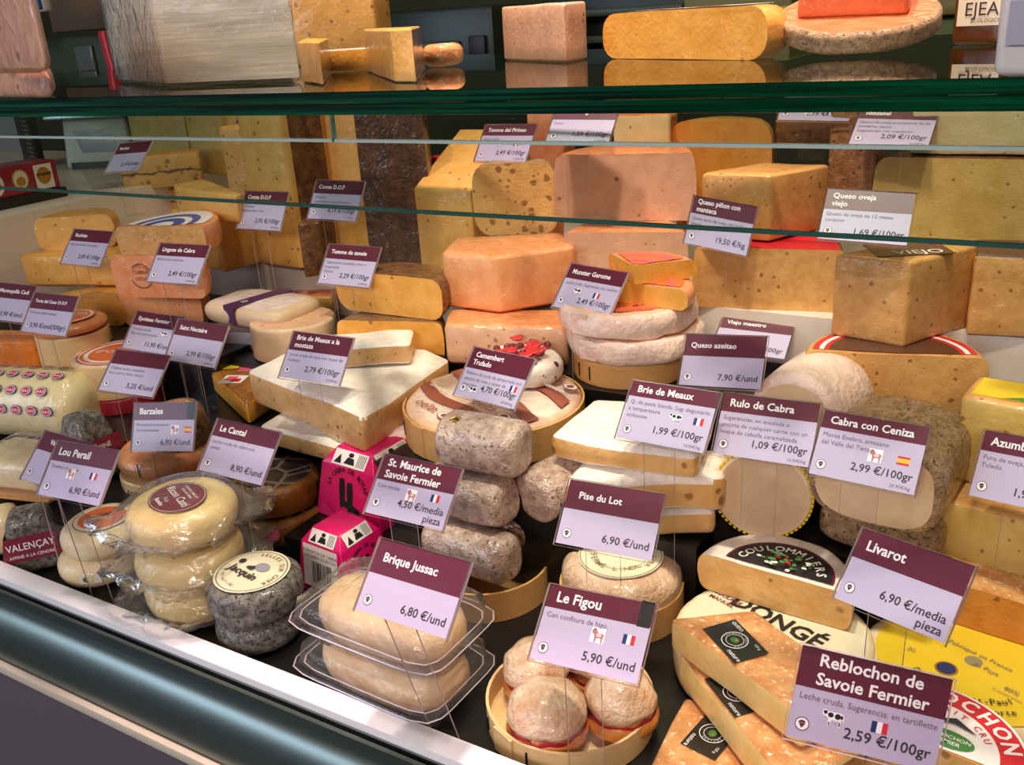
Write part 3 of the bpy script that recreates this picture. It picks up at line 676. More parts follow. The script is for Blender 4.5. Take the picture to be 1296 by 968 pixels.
T('price tag marked 2,99 overlapping the 11,90 tag, before the purple-banded cheese', (-1.173, .946, 1.045, 5, 38, 2), .38, ['Saint Nectaire'], ['2,99 €/100gr'], [], '29,90€/kg')
T('price tag with green daylight reflections marked 5,25, left of centre', (-1.206, .847, 1.025, 10, 47, 2), .34, [' '], ['5,25 €/und'], ['Original suave, artesano', 'vino, perro, tinto, fuerte'])
T('price tag marked 2,29 before the wrapped half wheel with brown rind', (-1.011, 1.147, 1.134, 2, 38, 0), .36, ['Tomme de savoie'], ['2,29 €/100gr'], ['Sugerencias: ensalada y frito o', 'empanadas', 'Francia'], '22,90€/kg')
T('price tag with two-line header marked 2,79 on the big white wedge', (-.885, .911, 1.07, 3, 40, 0), .40, ['Brie de Meaux a la', 'mostaza'], ['2,79 €/100gr'], ['Leche cruda de vaca con toque de', 'mostaza'], '27,90€/kg', foot=.03)
T('price tag marked 4,70 in front of the berry-topped cheese', (-.617, .952, 1.064, -12, 42, -2), .42, ['Camembert', 'Trufado'], ['4,70 €/100gr'], ['Relleno de trufa de temporada con', 'petalos de rosa y caviar de', 'chocolate'], '47,00€/kg', [('cow', .25, .84), ('fr', .87, .64)], foot=.02)
T('price tag with cow and flag marked 2,49 beside the paper-wrapped wheel stack', (-.573, 1.15, 1.131, -16, 40, -1), .32, ['Munster Gerome'], ['2,49 €/100gr'], ['Leche cruda. Sugerencia: con comino'], '24,90€/kg', [('cow', .30, .58), ('fr', .66, .60)], foot=.11)
T('purple price tag marked 7,90 € next to the white paper drum', (-.355, 1.085, 1.075, 0, 40, -5), .42, ['Queso azeitao'], ['7,90 €/und'])
T('half-hidden low price tag behind the 7,90 tag, red print under its header', (-.372, 1.275, 1.045, 4, 60, 2), .36, ['Viejo maestro'], ['2,19 €/100gr'], [], foot=.02)
T('price tag with cow and flag marked 1,99 on the layered soft wedges', (-.355, .896, 1.076, -5, 42, -2), .26, ['Brie de Meaux'], ['1,99 €/100gr'], ['Q. de pasta blanda. Sug: degustarlo', 'a temperatura', 'ambiente'], '19,90€/kg', [('cow', .60, .52), ('fr', .86, .52)], tsize=.12)
T('price tag with three text lines marked 1,09 before the white paper drum', (-.252, .922, 1.067, -1, 38, -2), .30, ['Rulo de Cabra'], ['1,09 €/100gr'], ['Sugerencias: en ensalada o', 'encima de cualquier carne con un', 'toque de cebolla caramelizada'], '10,90€/kg', tsize=.125, foot=0.09)
T('price tag with Spanish flag marked 2,99 on the ash-coated log', (-.144, .911, 1.066, -8, 38, -2), .27, ['Cabra con Ceniza'], ['2,99 €/100gr'], ['Monte Enebro, artesano', 'del Valle del Tietar'], '29,95€/kg', [('goat', .58, .55), ('es', .84, .55)], tsize=.12, foot=0.06)
T('price tag cut off by the right picture edge, before the green-labelled wedge', (.003, .965, 1.045, -20, 32, -6), .30, ['Azumbre'], ['1,99 €/100gr'], ['Puro de oveja, artesano de', 'Toledo.'], tsize=.125, foot=0.08)
T('upright price tag with Spanish flag marked 6,90 behind the bagged yellow cheeses', (-1.081, .787, .981, 11, 29, -5), .36, ['Barzales'], ['6,90 €/und'], ['Produccion artesana', 'Corteza lavada'], '', [('goat', .69, .56), ('es', .90, .56), ('dark', .93, .17)], tsize=.13)
T('price tag marked 8,90 above the dark leaf-covered rounds', (-.869, .734, 1.006, 4, 42, 2), .32, ['Le Cantal'], ['8,90 €/und'], ['Leche cruda de cabra con', 'ceniza'], tsize=.12)
T('price tag marked 7,90 tucked behind the tag with 6,90 and French flag', (-1.105, .635, .990, 0, 45, 1), .38, ['Valencay'], ['7,90 €/und'], [], tu=.2)
T('price tag with French flag marked 6,90 at left front, overlapping the 7,90 tag', (-1.012, .603, 1.008, 5, 42, -1), .36, ['Lou Perail'], ['6,90 €/und'], ['Textura cremosa'], '', [('goat', .40, .54), ('fr', .76, .52)], tsize=.14)
T('price tag marked 4,50 €/media pieza beside the magenta cartons', (-.589, .726, 1.014, 0, 44, -1), .42, ['St. Maurice de', 'Savoie Fermier'], ['4,50 €/media', 'pieza'], ['Con ceniza'], '', [('goat', .50, .575), ('fr', .80, .545)], tsize=.13)
T('price tag marked 6,80 above the oblong cheese in its clear tray', (-.475, .569, 1.017, -3, 44, -2), .47, ['Brique Jussac'], ['6,80 €/und'], tsize=.125, tu=.10)
T('price tag marked 6,90 €/und over the wooden-boxed white cheese', (-.37, .773, 1.006, 5, 43, 0), .45, ['Pise du Lot'], ['6,90 €/und'], tsize=.11, tu=.13)
T('price tag marked 5,90 above the red-banded bundles in a round box', (-.316, .618, .985, -5, 49, -7), .30, ['Le Figou'], ['5,90 €/und'], ['Con confitura de higo.'], '', [('goat', .56, .53), ('fr', .84, .50), ('dark', .93, .15)], tsize=.14, tu=.09)
T('steeply tilted price tag marked 6,90 €/media pieza at the right', (-.083, .763, 1.015, -26, 41, -6), .40, ['Livarot'], ['6,90 €/media', 'pieza'], tsize=.14, tu=.09)
T('largest nearest price tag with cow and flag marked 2,59', (-.078, .590, 1.013, 18, 20, 9), .43, ['Reblochon de', 'Savoie Fermier'], ['2,59 €/100gr'], ['Leche cruda. Sugerencia: en tartiflette'], '', [('cow', .29, .69), ('fr', .60, .675)], tsize=.135, tu=.13)
# ================================================================== BACK ROW (on the white step, z 1.075)
ZS = 1.075
blk('ash_line_cheese', 'lower block of the two dark-seamed cheeses at back left', 'cheese', (152, 276), (236, 275), 1.10, 246, .09, 'morbier_paste', 'gold_rind', kind='box', H=.066)
blk('ash_line_cheese', 'upper block with a dark ash seam and holes, beside the skewed price tag', 'cheese', (158, 243), (258, 233), 1.175, 195, .09, 'morbier_paste', 'gold_rind', kind='box', H=.075)
blk('cheese_slab', 'dim olive-lit tall slab at the back behind the dark-seamed block', 'cheese', (176, 222), (246, 222), None, 130, .08, 'olive_paste', 'gold_rind', kind='box', Y=1.66, H=.26)
blk('cheese_slab', 'narrow tall slab with a pitted foot, left of the speckled pale piece', 'cheese', (247, 222), (291, 220), None, 130, .08, 'olive_paste', 'gray_rind', kind='box', Y=1.62, H=.26)
blk('speckled_cheese', 'dark-specked pale piece squeezed against the left tall slab', 'cheese', (289, 250), (338, 250), None, 182, .08, 'holey_paste', 'gold_rind', kind='box', Y=1.45, H=.15, bev=.012)
blk('cheese_slab', 'yellow slab half hidden behind a tag under the glass edge, above the speckled piece', 'cheese', (290, 181), (338, 181), None, 130, .06, 'yellow_paste', 'gold_rind', kind='box', Y=1.56, H=.10)
pol('cheese_wedge', 'golden triangular block standing under a flat wedge, left of the tall slabs', 'cheese', [(228, 330), (286, 345), (334, 332), (280, 318)], ZS, .105, [0, 0, 1, 1], 'yellow_paste', 'gold_rind', 'yellow_paste')
pol('cheese_wedge', 'flat yellow wedge lying on the golden triangular block', 'cheese', [(219, 233), (222, 238), (298, 247), (306, 244), (258, 226)], ZS+.1055, .052, [0, 0, 0, 0, 0], 'yellow_paste', 'yellow_paste', top_z=True)
pol('tall_slab', 'left of the two tall yellow slabs, brown rind on its right side', 'cheese', [(327, 336), (384, 344), (436, 330), (384, 324)], ZS, .33, [0, 1, 1, 0], 'yellow_paste', 'brown_rind', bev=.012)
blk('tall_slab', 'second tall yellow slab, between the first and the dark mottled rind', 'cheese', (406, 328), (474, 333), ZS, 140, .10, 'yellow_paste', 'brown_rind', kind='boxr', H=.33, bev=.012)
blk('rind_round', 'large dark brown mottled rind in glossy wrap at the back centre', 'cheese', (470, 336), (552, 337), ZS, 140, .10, 'dark_rind', 'dark_rind', kind='seg', H=.33, e=.03, bulge=.0)
pol('brown_cheese', 'brown-rinded piece wedged low between the two tall slabs', 'cheese', [(386, 352), (414, 348), (412, 336), (392, 340)], ZS, .10, [1, 1, 1, 1], 'brown_rind', 'brown_rind')
def sloped():
    P0, P1 = G(533, 342, ZS), G(604, 348, ZS); u = Vector((P1.x-P0.x, P1.y-P0.y)); W = u.length; m = (P0+P1)/2
    r = thing('sloped_block', 'yellow block with a bright sloping top, beside the dark mottled rind', 'cheese', (m.x, m.y, ZS), math.atan2(u.y, u.x))
    pr = [(0, 0), (0, .150), (.17, .232), (.19, .22), (.19, 0)]; bm = bmesh.new()
    A = [bm.verts.new((-W/2, y, z)) for y, z in pr]; B = [bm.verts.new((W/2, y, z)) for y, z in pr]
    for i in range(5): bm.faces.new((A[i], A[(i+1) % 5], B[(i+1) % 5], B[i])).material_index = 1 if i in (2, 3) else 0
    bm.faces.new(A[::-1]); bm.faces.new(B); bmesh.ops.bevel(bm, geom=list(bm.edges), offset=.005, segments=3, affect='EDGES', profile=.5)
    body(r, bm, 'yellow_paste', 'gold_rind')
sloped()
blk('red_packet', 'small red packet glimpsed behind the sloping yellow block', 'packet', (552, 320), (572, 321), None, 180, .03, 'label_red', 'label_red', kind='box', Y=1.50, H=.19)
blk('holey_tomme', 'rounded pitted cheese piece with olive left side, high at the centre', 'cheese', (604, 298), (706, 296), 1.150, 208, .10, 'holey_paste', 'gray_rind', 'gray_rind', kind='seg', e=.03)
blk('orange_round', 'piece with pale label and orange rind under the rounded pitted cheese', 'cheese', (590, 312), (712, 310), ZS, 294, .09, 'peach_paste', 'salmon_rind', 'label_white', kind='seg', H=.07)
r_, d1 = blk('tall_half_round', 'lower of the two tall pale pink half wheels at the back', 'cheese', (716, 372), (868, 372), ZS, 280, .13, 'pink_paste', 'salmon_rind', kind='seg', H=.10, e=.012)
r_, d2 = blk('tall_half_round', 'upper of the two tall pale pink half wheels, purple tag before it', 'cheese', (707, 280), (876, 279), ZS+.1005, 178, .15, 'pink_paste', 'salmon_rind', kind='seg', H=.108, e=.010, bulge=.008)
blk('white_block', 'small white piece with red-printed foot under the glass edge, on the pink half wheels', 'cheese', (776, 184), (848, 184), d2['z'], 150, .06, 'pale_paste', 'orange_rind', kind='boxr', H=.05)
blk('brown_slab', 'reddish brown slab behind the rounded pitted cheese', 'cheese', (672, 262), (716, 260), None, 130, .05, 'salmon_rind', 'salmon_rind', kind='box', Y=1.50, H=.17)
blk('half_round', 'yellow half wheel at the back right under the glass edge', 'cheese', (848, 258), (972, 250), None, 150, .10, 'gold_paste', 'gold_rind', Y=1.52, H=.13, e=.03)
blk('half_round', 'second, lower yellow half wheel beneath the one under the glass edge', 'cheese', (858, 300), (972, 296), None, 262, .10, 'orange_paste', 'orange_rind', Y=1.52, H=.06)
r_, d3 = blk('half_round', 'long low tan half wheel on the white step, right of the pink ones', 'cheese', (879, 388), (1062, 396), ZS, 301, .15, 'tan_paste', 'brown_rind', 'label_red', H=.092, e=.006)
pol('red_edged_block', 'tan block with dark red crusted top on the long low half round', 'cheese', [(886, 300), (973, 307), (1046, 290), (962, 285)], d3['z']+.001, .098, [0, 0, 1, 1], 'tan_paste', 'berries_top', 'tan_paste', bev=.006)
blk('speckled_block', 'dark-specked brown rind behind the glaring purple tag', 'cheese', (1044, 262), (1106, 262), None, 180, .08, 'speckled_rind', 'speckled_rind', kind='box', Y=1.48, H=.17)
blk('gray_block', 'dim grey brown block behind the tags at the upper right', 'cheese', (980, 186), (1060, 188), None, 130, .06, 'speckled_rind', 'speckled_rind', kind='box', Y=1.56, H=.07)
blk('large_block', 'wide olive yellow block at the right edge behind the glaring tag', 'cheese', (1100, 318), (1330, 330), None, 195, .16, 'olive_paste', 'brown_rind', kind='seg', Y=1.42, H=.135, e=.02)
blk('pale_block', 'pale cream block topmost at the right edge under the glass counter top', 'cheese', (1150, 196), (1330, 199), None, 140, .12, 'pale_paste', 'brown_rind', kind='box', Y=1.44, H=.07)
r_, d5 = blk('end_block', 'tan block at the right edge behind the corner-on brown-topped block', 'cheese', (1222, 424), (1340, 432), ZS, 308, .09, 'tan_paste', 'brown_rind', 'label_brown', kind='box', H=.108)
# half wheel that carries the corner-on block
ZH = 1.0
r_, d6 = blk('half_round', 'broad tan half wheel with red and white ringed label, under the corner-on block', 'cheese', (1014, 512), (1242, 524), ZH, 440, .125, 'tan_paste', 'tan_paste', H=.0745, e=.012)
D = Disc(['label_brown', 'label_white', 'label_red', 'gold'], 4, 176, 1, 1.0)
D.ring(0, .098, 'label_red').ring(.084, .090, 'label_white').ring(0, .078, 'label_brown')
D.done(r_, d6['H'], loc=(0, .004), name='top_label')
r_, c6 = pol('corner_block', 'corner-on tan block with brown printed top, in front of the wide olive block', 'cheese', [(1049, 424), (1143, 440), (1226, 414), (1150, 404)], ZS, .112, [0, 0, 1, 1], 'tan_paste', 'tan_paste')
bm = bmesh.new(); box(bm, -.050, .046, -.030, .036, 0, .0008, 0); put_text(bm, 'VIEJO', .026, Matrix.Translation((.005, -.024, .0012)), 1, .01, 'CENTER')
ring(bm, .040, .044, .0011, 2, 10, 52)
o = mesh('top_label', bm, ['label_brown', 'label_white', 'label_red'], r_, loc=(0, 0, .1122), rz=radians(28), smooth=0)
blk('small_round', 'small round with white label cut off at the right edge, under the tan block', 'cheese', (1262, 478), (1340, 482), 1.0, 440, .06, 'tan_paste', 'brown_rind', 'label_white')
# ================================================================== LEFT, SECOND ROW
r_, d = blk('raclette', 'lowest of three stacked yellow pieces by the white end wall', 'cheese', (62, 412), (160, 412), .9955, 378, .10, 'gold_paste', 'gold_rind', kind='seg', e=.015)
r_, d = blk('raclette', 'middle of three stacked yellow pieces by the white end wall', 'cheese', (32, 364), (156, 364), d['z'], 322, .12, 'yellow_paste', 'gold_rind', kind='boxl', bev=.012, H=.068)
r_, d = blk('raclette', 'topmost of three stacked yellow pieces by the white end wall', 'cheese', (52, 318), (148, 312), d['z'], 277, .11, 'yellow_paste', 'gold_rind', kind='seg', e=.018, H=.066)
r_, d = blk('stamped_cheese', 'lowest of three stacked half wheels, plain salmon-rind one', 'cheese', (160, 412), (258, 414), .9955, 377, .09, 'peach_paste', 'salmon_rind', H=.075)
r_, d = blk('stamped_cheese', 'orange-rind cheese with a dark round stamp, behind the 2,49 tag', 'cheese', (151, 376), (260, 378), d['z'], 324, .08, 'salmon_rind', 'salmon_rind', H=.078, e=.01)
D = Disc(['ink_brown', 'dark_ink']); D.ring(.021, .0225, 'dark_ink', 200, 500); D.line('CABRA', 0, .004, .009, 'ink_brown').line('LECHE', 0, -.008, .009, 'ink_brown').arc('ARTESANO', .016, .006, 90, 'ink_brown')
D.done(r_, .040, loc=(-.032, -.0012), name='stamp', tilt=(pi/2, 0))
r_, d = blk('blue_label_cheese', 'half wheel with blue and white striped label, topmost of its stack', 'cheese', (154, 323), (262, 322), d['z'], 291, .14, 'tan_paste', 'salmon_rind', H=.05, e=.006)
D = Disc(['label_white', 'label_blue'], 8, 172, 1, 1.7); D.ring(0, d['W']*.45, 'label_white').ring(.046, .058, 'label_blue').ring(.020, .036, 'label_blue').line('BRA', .0, .005, .018, 'label_white')
D.done(r_, d['H'], loc=(0, .003), name='top_label')
r_, c, R = wheel('boxed_round', 'lower white round box with a dark band beneath the orange-topped cheese', 'box', 113, 506, .905, 86, .055, 'box_wood_pale', e=.002, bulge=0, amp=0)
bm = rev(R*1.012, R*1.012, profile(.004, R, .001)); mesh('dark_band', bm, 'black_ink', r_, loc=(0, 0, .050))
r_, c2, R2 = wheel('boxed_round', 'upper white round box holding the orange-topped cheese', 'box', 0, 0, .9605, 0, .062, 'box_wood_pale', e=.002, bulge=0, amp=0, at=(c.x, c.y), R=R)
r_, c3, R3 = wheel('torta_cheese', 'round cheese with orange printed top in the white box, behind the cheddar', 'cheese', 0, 0, 1.0235, 0, .018, 'salmon_rind', e=.012, at=(c.x, c.y), R=R*.96, dome=.004)
D = Disc(['label_orange', 'label_white', 'label_red']); D.ring(0, R*.72, 'label_orange').ring(R*.60, R*.66, 'label_white').line('TORTA', 0, .008, .018, 'label_white').line('CASAR', 0, -.012, .018, 'label_red').done(r_, .0222, rot=25, name='top_label')
r_, d = blk('cheddar', 'orange cheddar block at the left edge', 'cheese', (-40, 493), (60, 497), .905, 412, .06, 'orange_paste', 'orange_rind', kind='boxr', bev=.010, H=.103)
r_, c, R = wheel('packed_round', 'red and beige paper-banded round box below the green-glinting tag', 'box', 165, 524, .905, 106, .028, 'carton_red', 'label_cream', e=.003, bulge=0, amp=0)
D = Disc(['gold', 'label_cream']); D.ring(0, .008, 'gold').done(r_, .014, loc=(-R*.62, -R*.80), tilt=(pi/2, 0), rot=38)
r_, c, R = wheel('packed_round', 'white round box with orange printed lid behind the 11,90 tag', 'box', 0, 0, .9335, 0, .062, 'box_wood_pale', 'label_white', e=.003, bulge=0, amp=0, at=(c.x, c.y), R=R)
D = Disc(['label_orange', 'label_white', 'label_red']); D.ring(0, R*.9, 'label_orange').ring(R*.62, R*.72, 'label_white').ring(R*.80, R*.84, 'label_white').line('EPOISSES', 0, -.006, .019, 'label_white').arc('FROMAGERIE', R*.5, .009, 90, 'label_red').done(r_, .062, rot=20, name='lid_label')
# cheeses behind the overlapped tags
r_, d = blk('brown_wrapped_cheese', 'brown wrapped cheese under the white purple-banded one', 'cheese', (252, 470), (332, 474), .930, 432, .09, 'bronze_rind', 'ash_brown_rind', H=.05)
r_, d = blk('white_wrapped_cheese', 'crumpled white wrapped cheese under the purple-banded one', 'cheese', (250, 442), (332, 446), .9805, 412, .09, 'lilac_wrap', 'lilac_wrap', H=.035, e=.014, amp=.004)
def banded():
    P0, P1 = G(243, 415, 1.03), G(368, 415, 1.03); m = (P0+P1)/2; m.y += .055
    r = thing('banded_cheese', 'flat white square cheese with a broad purple paper band', 'cheese', (m.x, m.y, 1.0315), 0)
    bm = rev(.098, .062, profile(.034, .09, .015), sq=5, dome=.002); jit(bm, .002, 22); parts(r, bm, [('paste', {1: 'goat_paste', 3: 'goat_paste', 2: 'lilac_wrap'})])
    bm = bmesh.new(); box(bm, -.018, .012, -.0605, .0605, .0345, .0375, 0); box(bm, -.018, .012, -.0635, -.0605, .006, .0375, 0); poly(bm, ell(-.003, -.03, .007, .007), Matrix.Translation((0, 0, .0378)), 1)
    mesh('paper_band', bm, ['label_purple', 'label_grey'], r, rz=radians(-12))
banded()
wheel('pale_round', 'pale drum-shaped cheese with pinkish top behind the big white wedge', 'cheese', 379, 462, .985, 106, .062, 'goat_paste', 'pink_paste', e=.006, bulge=.0)
blk('small_block', 'small yellow block behind the pale drum-shaped cheese', 'cheese', (366, 402), (424, 400), 1.0, 372, .05, 'yellow_paste', 'orange_rind', kind='boxr', H=.04)
blk('tomme_half', 'lower half wheel with olive yellow face below the brown-rinded one', 'cheese', (434, 456), (562, 460), .985, 402, .09, 'gold_paste', 'brown_rind', H=.07)
blk('tomme_half', 'half wheel with brown wrinkled rind in clear wrap, behind the 2,29 tag', 'cheese', (432, 392), (560, 406), 1.056, 342, .10, 'gold_paste', 'brown_rind', H=.068, e=.02, amp=.002)
# big white wedge and what lies on and under it
W0 = .93
r_, c = pol('brie_slice', 'lower soft slice peeking out below the big white wedge', 'cheese', [(331, 560), (440, 592), (520, 560), (420, 500)], .93, .028, [0, 0, 1, 1], 'brie_paste', 'white_mould', bev=.006, amp=.003)
r_, c = pol('brie_wedge', 'big white-crusted wedge with a thick flecked cut face, left of the round lidded box', 'cheese', [(313, 468), (458, 528), (569, 455), (540, 440), (400, 428)], .9585, .056, [0, 0, 0, 1, 1], 'mustard_paste', 'white_mould', top_z=True, bev=.009, amp=.004)
bm = bmesh.new()
r_, d = blk('brie_slice', 'smaller white-crusted slice lying on the big white wedge', 'cheese', (398, 470), (522, 462), 1.0148, 424, .075, 'mustard_paste', 'white_mould', kind='box', H=.036, bev=.009, amp=.003)
r_, c = pol('labelled_wedge', 'wrapped yellow wedge with pink and yellow stickers, left of the big white wedge', 'cheese', [(252, 478), (316, 540), (350, 516), (300, 470)], .93, .042, [0, 0, 1, 1], 'gold_paste', 'gold_rind', 'amber_side', top_z=False, bev=.008)
slab_label(r_, .040, .034, .0426, ['label_pink', 'label_white', 'label_red', 'dark_ink'], 'label_white', rot=20, loc=(.028, -.030), rects=[(-.014, .004, -.006, .012, 'label_pink'), (-.002, .014, -.012, .002, 'label_red')], name='white_sticker')
slab_label(r_, .046, .050, .0428, ['label_pink', 'label_red'], 'label_pink', rot=30, loc=(.015, .030), name='pink_sticker')
slab_label(r_, .036, .022, .0430, ['label_yellow', 'dark_ink'], 'label_yellow', rot=30, loc=(-.024, .012), name='yellow_sticker')
# ================================================================== CENTRE
r_, c = pol('pink_block', 'lower salmon-rinded pink block below the corner-on one at the centre', 'cheese', [(566, 462), (722, 466), (712, 440), (572, 438)], 1.0, .066, [0, 1, 1, 1], 'pink_paste', 'salmon_rind', 'salmon_rind', bev=.010)
r_, c = pol('pink_block', 'corner-on pink and orange block with two cut faces at the centre', 'cheese', [(563, 389), (632, 398), (732, 382), (716, 360), (580, 366)], 1.0665, .092, [0, 0, 1, 1, 1], 'peach_paste', 'salmon_rind', bev=.010)
r_, c, R = round_box('round_box', 'largest round wooden box, holding the lid with printed paper and berries', 631, 592, .956, 232, .045)
r_, cc, RR = wheel('paper_topped_cheese', 'wide cheese in printed pink-white paper filling the largest round box', 'cheese', 0, 0, .962, 0, .044, 'parchment', 'white_paper', at=(c.x, c.y), R=R*.955, e=.008, dome=.001, amp=.001, pn='paper')
D = Disc(['label_white', 'label_maroon', 'ink_brown', 'label_pink']); 
def wavy(y0, y1, R): 
    up = [(x, y1+.006*sin(x*40)) for x in np.linspace(-1, 1, 24)*np.sqrt(max(.0001, R*R-y1*y1))]; dn = [(x, y0+.006*sin(x*40)) for x in np.linspace(1, -1, 24)*np.sqrt(max(.0001, R*R-y0*y0))]
    return up+dn
for y in (-.072, -.012, .05): D.poly(wavy(y, y+.020, RR*.95), 'ink_brown')
for (s, x, y) in (('oelta', -.02, -.10), ('oelta', .035, -.040), ('oelta', -.06, .018), ('oelta', .01, .084)): D.line(s, x, y, .024, 'ink_brown', 6); D.poly(ell(x+.048, y+.008, .015, .009), 'ink_brown'); D.poly(ell(x+.048, y+.008, .013, .0075), 'label_white'); D.poly(ell(x+.048, y+.008, .006, .005), 'ink_brown')
for x, y in ((-.06, -.055), (.0, .0), (.05, .07)): D.line('SERVICIO', x, y-.003, .010, 'label_white', 4)
D.done(r_, .046, rot=-28, name='printed_paper')
def berry_cheese():
    P = G(641, 492, 1.007); r = thing('berry_cheese', 'small cheese crowned with berries and petals on the printed paper', 'cheese', (P.x, P.y+.05, 1.008), radians(-20))
    bm = rev(.062, .052, profile(.034, .055, .012, .002), dome=.004); jit(bm, .0025, 25); parts(r, bm, [('rind', {1: 'white_mould', 2: 'white_mould', 3: 'white_mould'})])
    rnd = random.Random(4)
    for i in range(26):
        a = rnd.uniform(0, 2*pi); q = rnd.uniform(.0, 1)**.5*.050; 
        if i >= 18: a = rnd.uniform(-1.4, .5); q = .0575
        bm = bmesh.new(); bmesh.ops.create_icosphere(bm, subdivisions=2, radius=.0058)
        z = .041 if i < 18 else rnd.uniform(.012, .03)
        mesh('berry', bm, 'berries_top', r, loc=(q*cos(a), q*sin(a)*.84, z), smooth=180)
    for i in range(9):
        a = rnd.uniform(0, 2*pi); q = rnd.uniform(.01, .042); bm = bmesh.new(); bmesh.ops.create_icosphere(bm, subdivisions=2, radius=.011)
        for v in bm.verts: v.co.z = v.co.z*.3+v.co.x*v.co.x*30
        o = mesh('petal', bm, 'label_red', r, loc=(q*cos(a), q*sin(a)*.84, .046), rz=a*3, smooth=180)
berry_cheese()
# munster stack
r_, c, R = wheel('wooden_box_round', 'closed round wooden box at the bottom of the paper-wrapped stack', 'box', 797, 494, 1.0, 142, .036, 'box_wood', e=.002, bulge=0, amp=0, pn='box_wall')
for k in (-2.2, -1.9): 
    bm = bmesh.new(); box(bm, R-.0004, R+.0012, -.0008, .0008, .008, .028, M=Matrix.Rotation(k, 4, 'Z')); mesh('staple', bm, 'dark_metal', r_)
MX, MY = c.x, c.y; MR = R*1.18
def munster(z, dx, label, seed):
    r, c, R = wheel('paper_round', label, 'cheese', 0, 0, z, 0, .036, 'white_paper', 'parchment', at=(MX+dx, MY+.01), R=MR, e=.007, amp=.0035, freq=38, seed=seed, pn='paper')
    D = Disc(['ink_brown', 'label_pink', 'label_white', 'label_orange']); D.ring(0, MR*.8, 'label_orange').ring(MR*.70, MR*.74, 'label_pink').arc('AU LAIT CRU FERMIER MUNSTER', MR*.58, .011, -90, 'ink_brown', inward=True).ring(0, .02, 'label_pink').ring(0, .014, 'label_white').done(r, .0368, rot=-20, name='top_label')
    bm = bmesh.new(); box(bm, -.016, .012, -.0018, .0005, .004, .034); jit(bm, .001, 60); mesh('paper_flap', bm, 'white_paper', r, loc=(-.03, -MR*.955, 0), rz=radians(-12))
munster(1.0365, .006, 'paper-wrapped wheel lowest in the stack, on the closed wooden box', 2)
munster(1.0735, -.006, 'upper paper-wrapped wheel with orange top label, under the cut halves', 5)
# cut half and wedge on top
def cutround(name, label, ax, ay, z, H, R, a0, a1, side='salmon_rind', paste='gold_paste', toplab=True, e=.010):
    r = thing(name, label, 'cheese', (ax, ay, z)); bm = rev(R, R, profile(H, R, e, .002), a0, a1, n=72); jit(bm, .0008, 25)
    body(r, bm, paste, side)
    if toplab:
        D = Disc(['label_orange', 'label_pink', 'ink_brown'], a0+6, a1-6); D.ring(.008, R*.84, 'label_orange').ring(R*.60, R*.70, 'label_pink').ring(R*.25, R*.4, 'label_pink').done(r, H+.0006, name='top_label')
    return r
cutround('cut_half_cheese', 'half round with orange cut face on the paper-wrapped stack', MX+.014, MY-.022, 1.1105, .030, .088, -8, 172)
cutround('cut_wedge_cheese', 'pointed wedge with two cut faces topmost on the paper-wrapped stack', MX+.026, MY-.035, 1.1420, .027, .090, 42, 138)
# brie stack
Zb = .911
pol('brie_layer', 'lowest soft layer in the stack of flowing wedges', 'cheese', [(730, 652), (904, 650), (912, 612), (760, 600)], Zb, .034, [0, 1, 1, 1], 'brie_paste', 'white_mould', bev=.010, amp=.005, freq=16, top_z=True)
pol('brie_layer', 'middle soft layer in the stack of flowing wedges', 'cheese', [(708, 604), (918, 602), (922, 566), (762, 548)], .9455, .050, [0, 1, 1, 1], 'brie_paste', 'white_mould', bev=.013, amp=.006, freq=16, top_z=True, seed=4, taper=.97)
pol('brie_layer', 'topmost soft wedge with white crust, its tip pointing left, in the flowing stack', 'cheese', [(692, 552), (884, 578), (905, 520), (752, 500)], .996, .032, [0, 1, 1, 1], 'brie_paste', 'white_mould', bev=.011, amp=.006, freq=16, top_z=True, seed=7)
# white paper drum and goat logs
log('paper_drum', 'white paper-wrapped drum with a tan round end behind the Rulo tag'.replace('Rulo ', '1,09 '), 'cheese', (1000, 590), .95, .062, .12, 82, 'white_paper', 'white_paper', e=.012, amp=.002)
P = G(1000, 590, .95)
r_ = [o for o in COL.objects if o.name.startswith('paper_drum') and o.parent is None][-1]
bm = bmesh.new(); ring(bm, 0, .049, 0, 0); o = mesh('cut_end', bm, 'goat_paste', r_, loc=(-.0012, 0, .062)); o.rotation_euler = (0, -pi/2, 0)
log('goat_log', 'goat log in yellow net with a round pale cut end, under the 1,09 tag', 'cheese', (962, 680), .911, .056, .14, 98, 'cream_rind', 'goat_paste', e=.004)
r_ = [o for o in COL.objects if o.name.startswith('goat_log') and o.parent is None][-1]
bm = bmesh.new(); bmesh.ops.create_uvsphere(bm, u_segments=4, v_segments=2, radius=.0001); bm.clear()
for i in range(56):
    t = 2*pi*i/56; box(bm, .001, .007, -.0018, .0018, -.0012, .0012, M=Matrix.Translation((0, .0565*sin(t), .056-.0565*cos(t)))@Matrix.Rotation(t, 4, 'X'))
mesh('yellow_net', bm, 'label_yellow', r_)
log('ash_log', 'lower ash-coated log in glossy wrap beneath the one with the pale face', 'cheese', (1105, 704), .911, .066, .14, 84, 'ash_brown_rind', 'ash_brown_rind', sq=4, rz=.026, e=.012)
log('ash_log', 'upper ash-coated log with a broad pale cut face, behind the Spanish-flag 2,99 tag', 'cheese', (1100, 668), .9635, .070, .14, 84, 'ash_brown_rind', 'goat_paste', sq=3.2, rz=.050, e=.008)
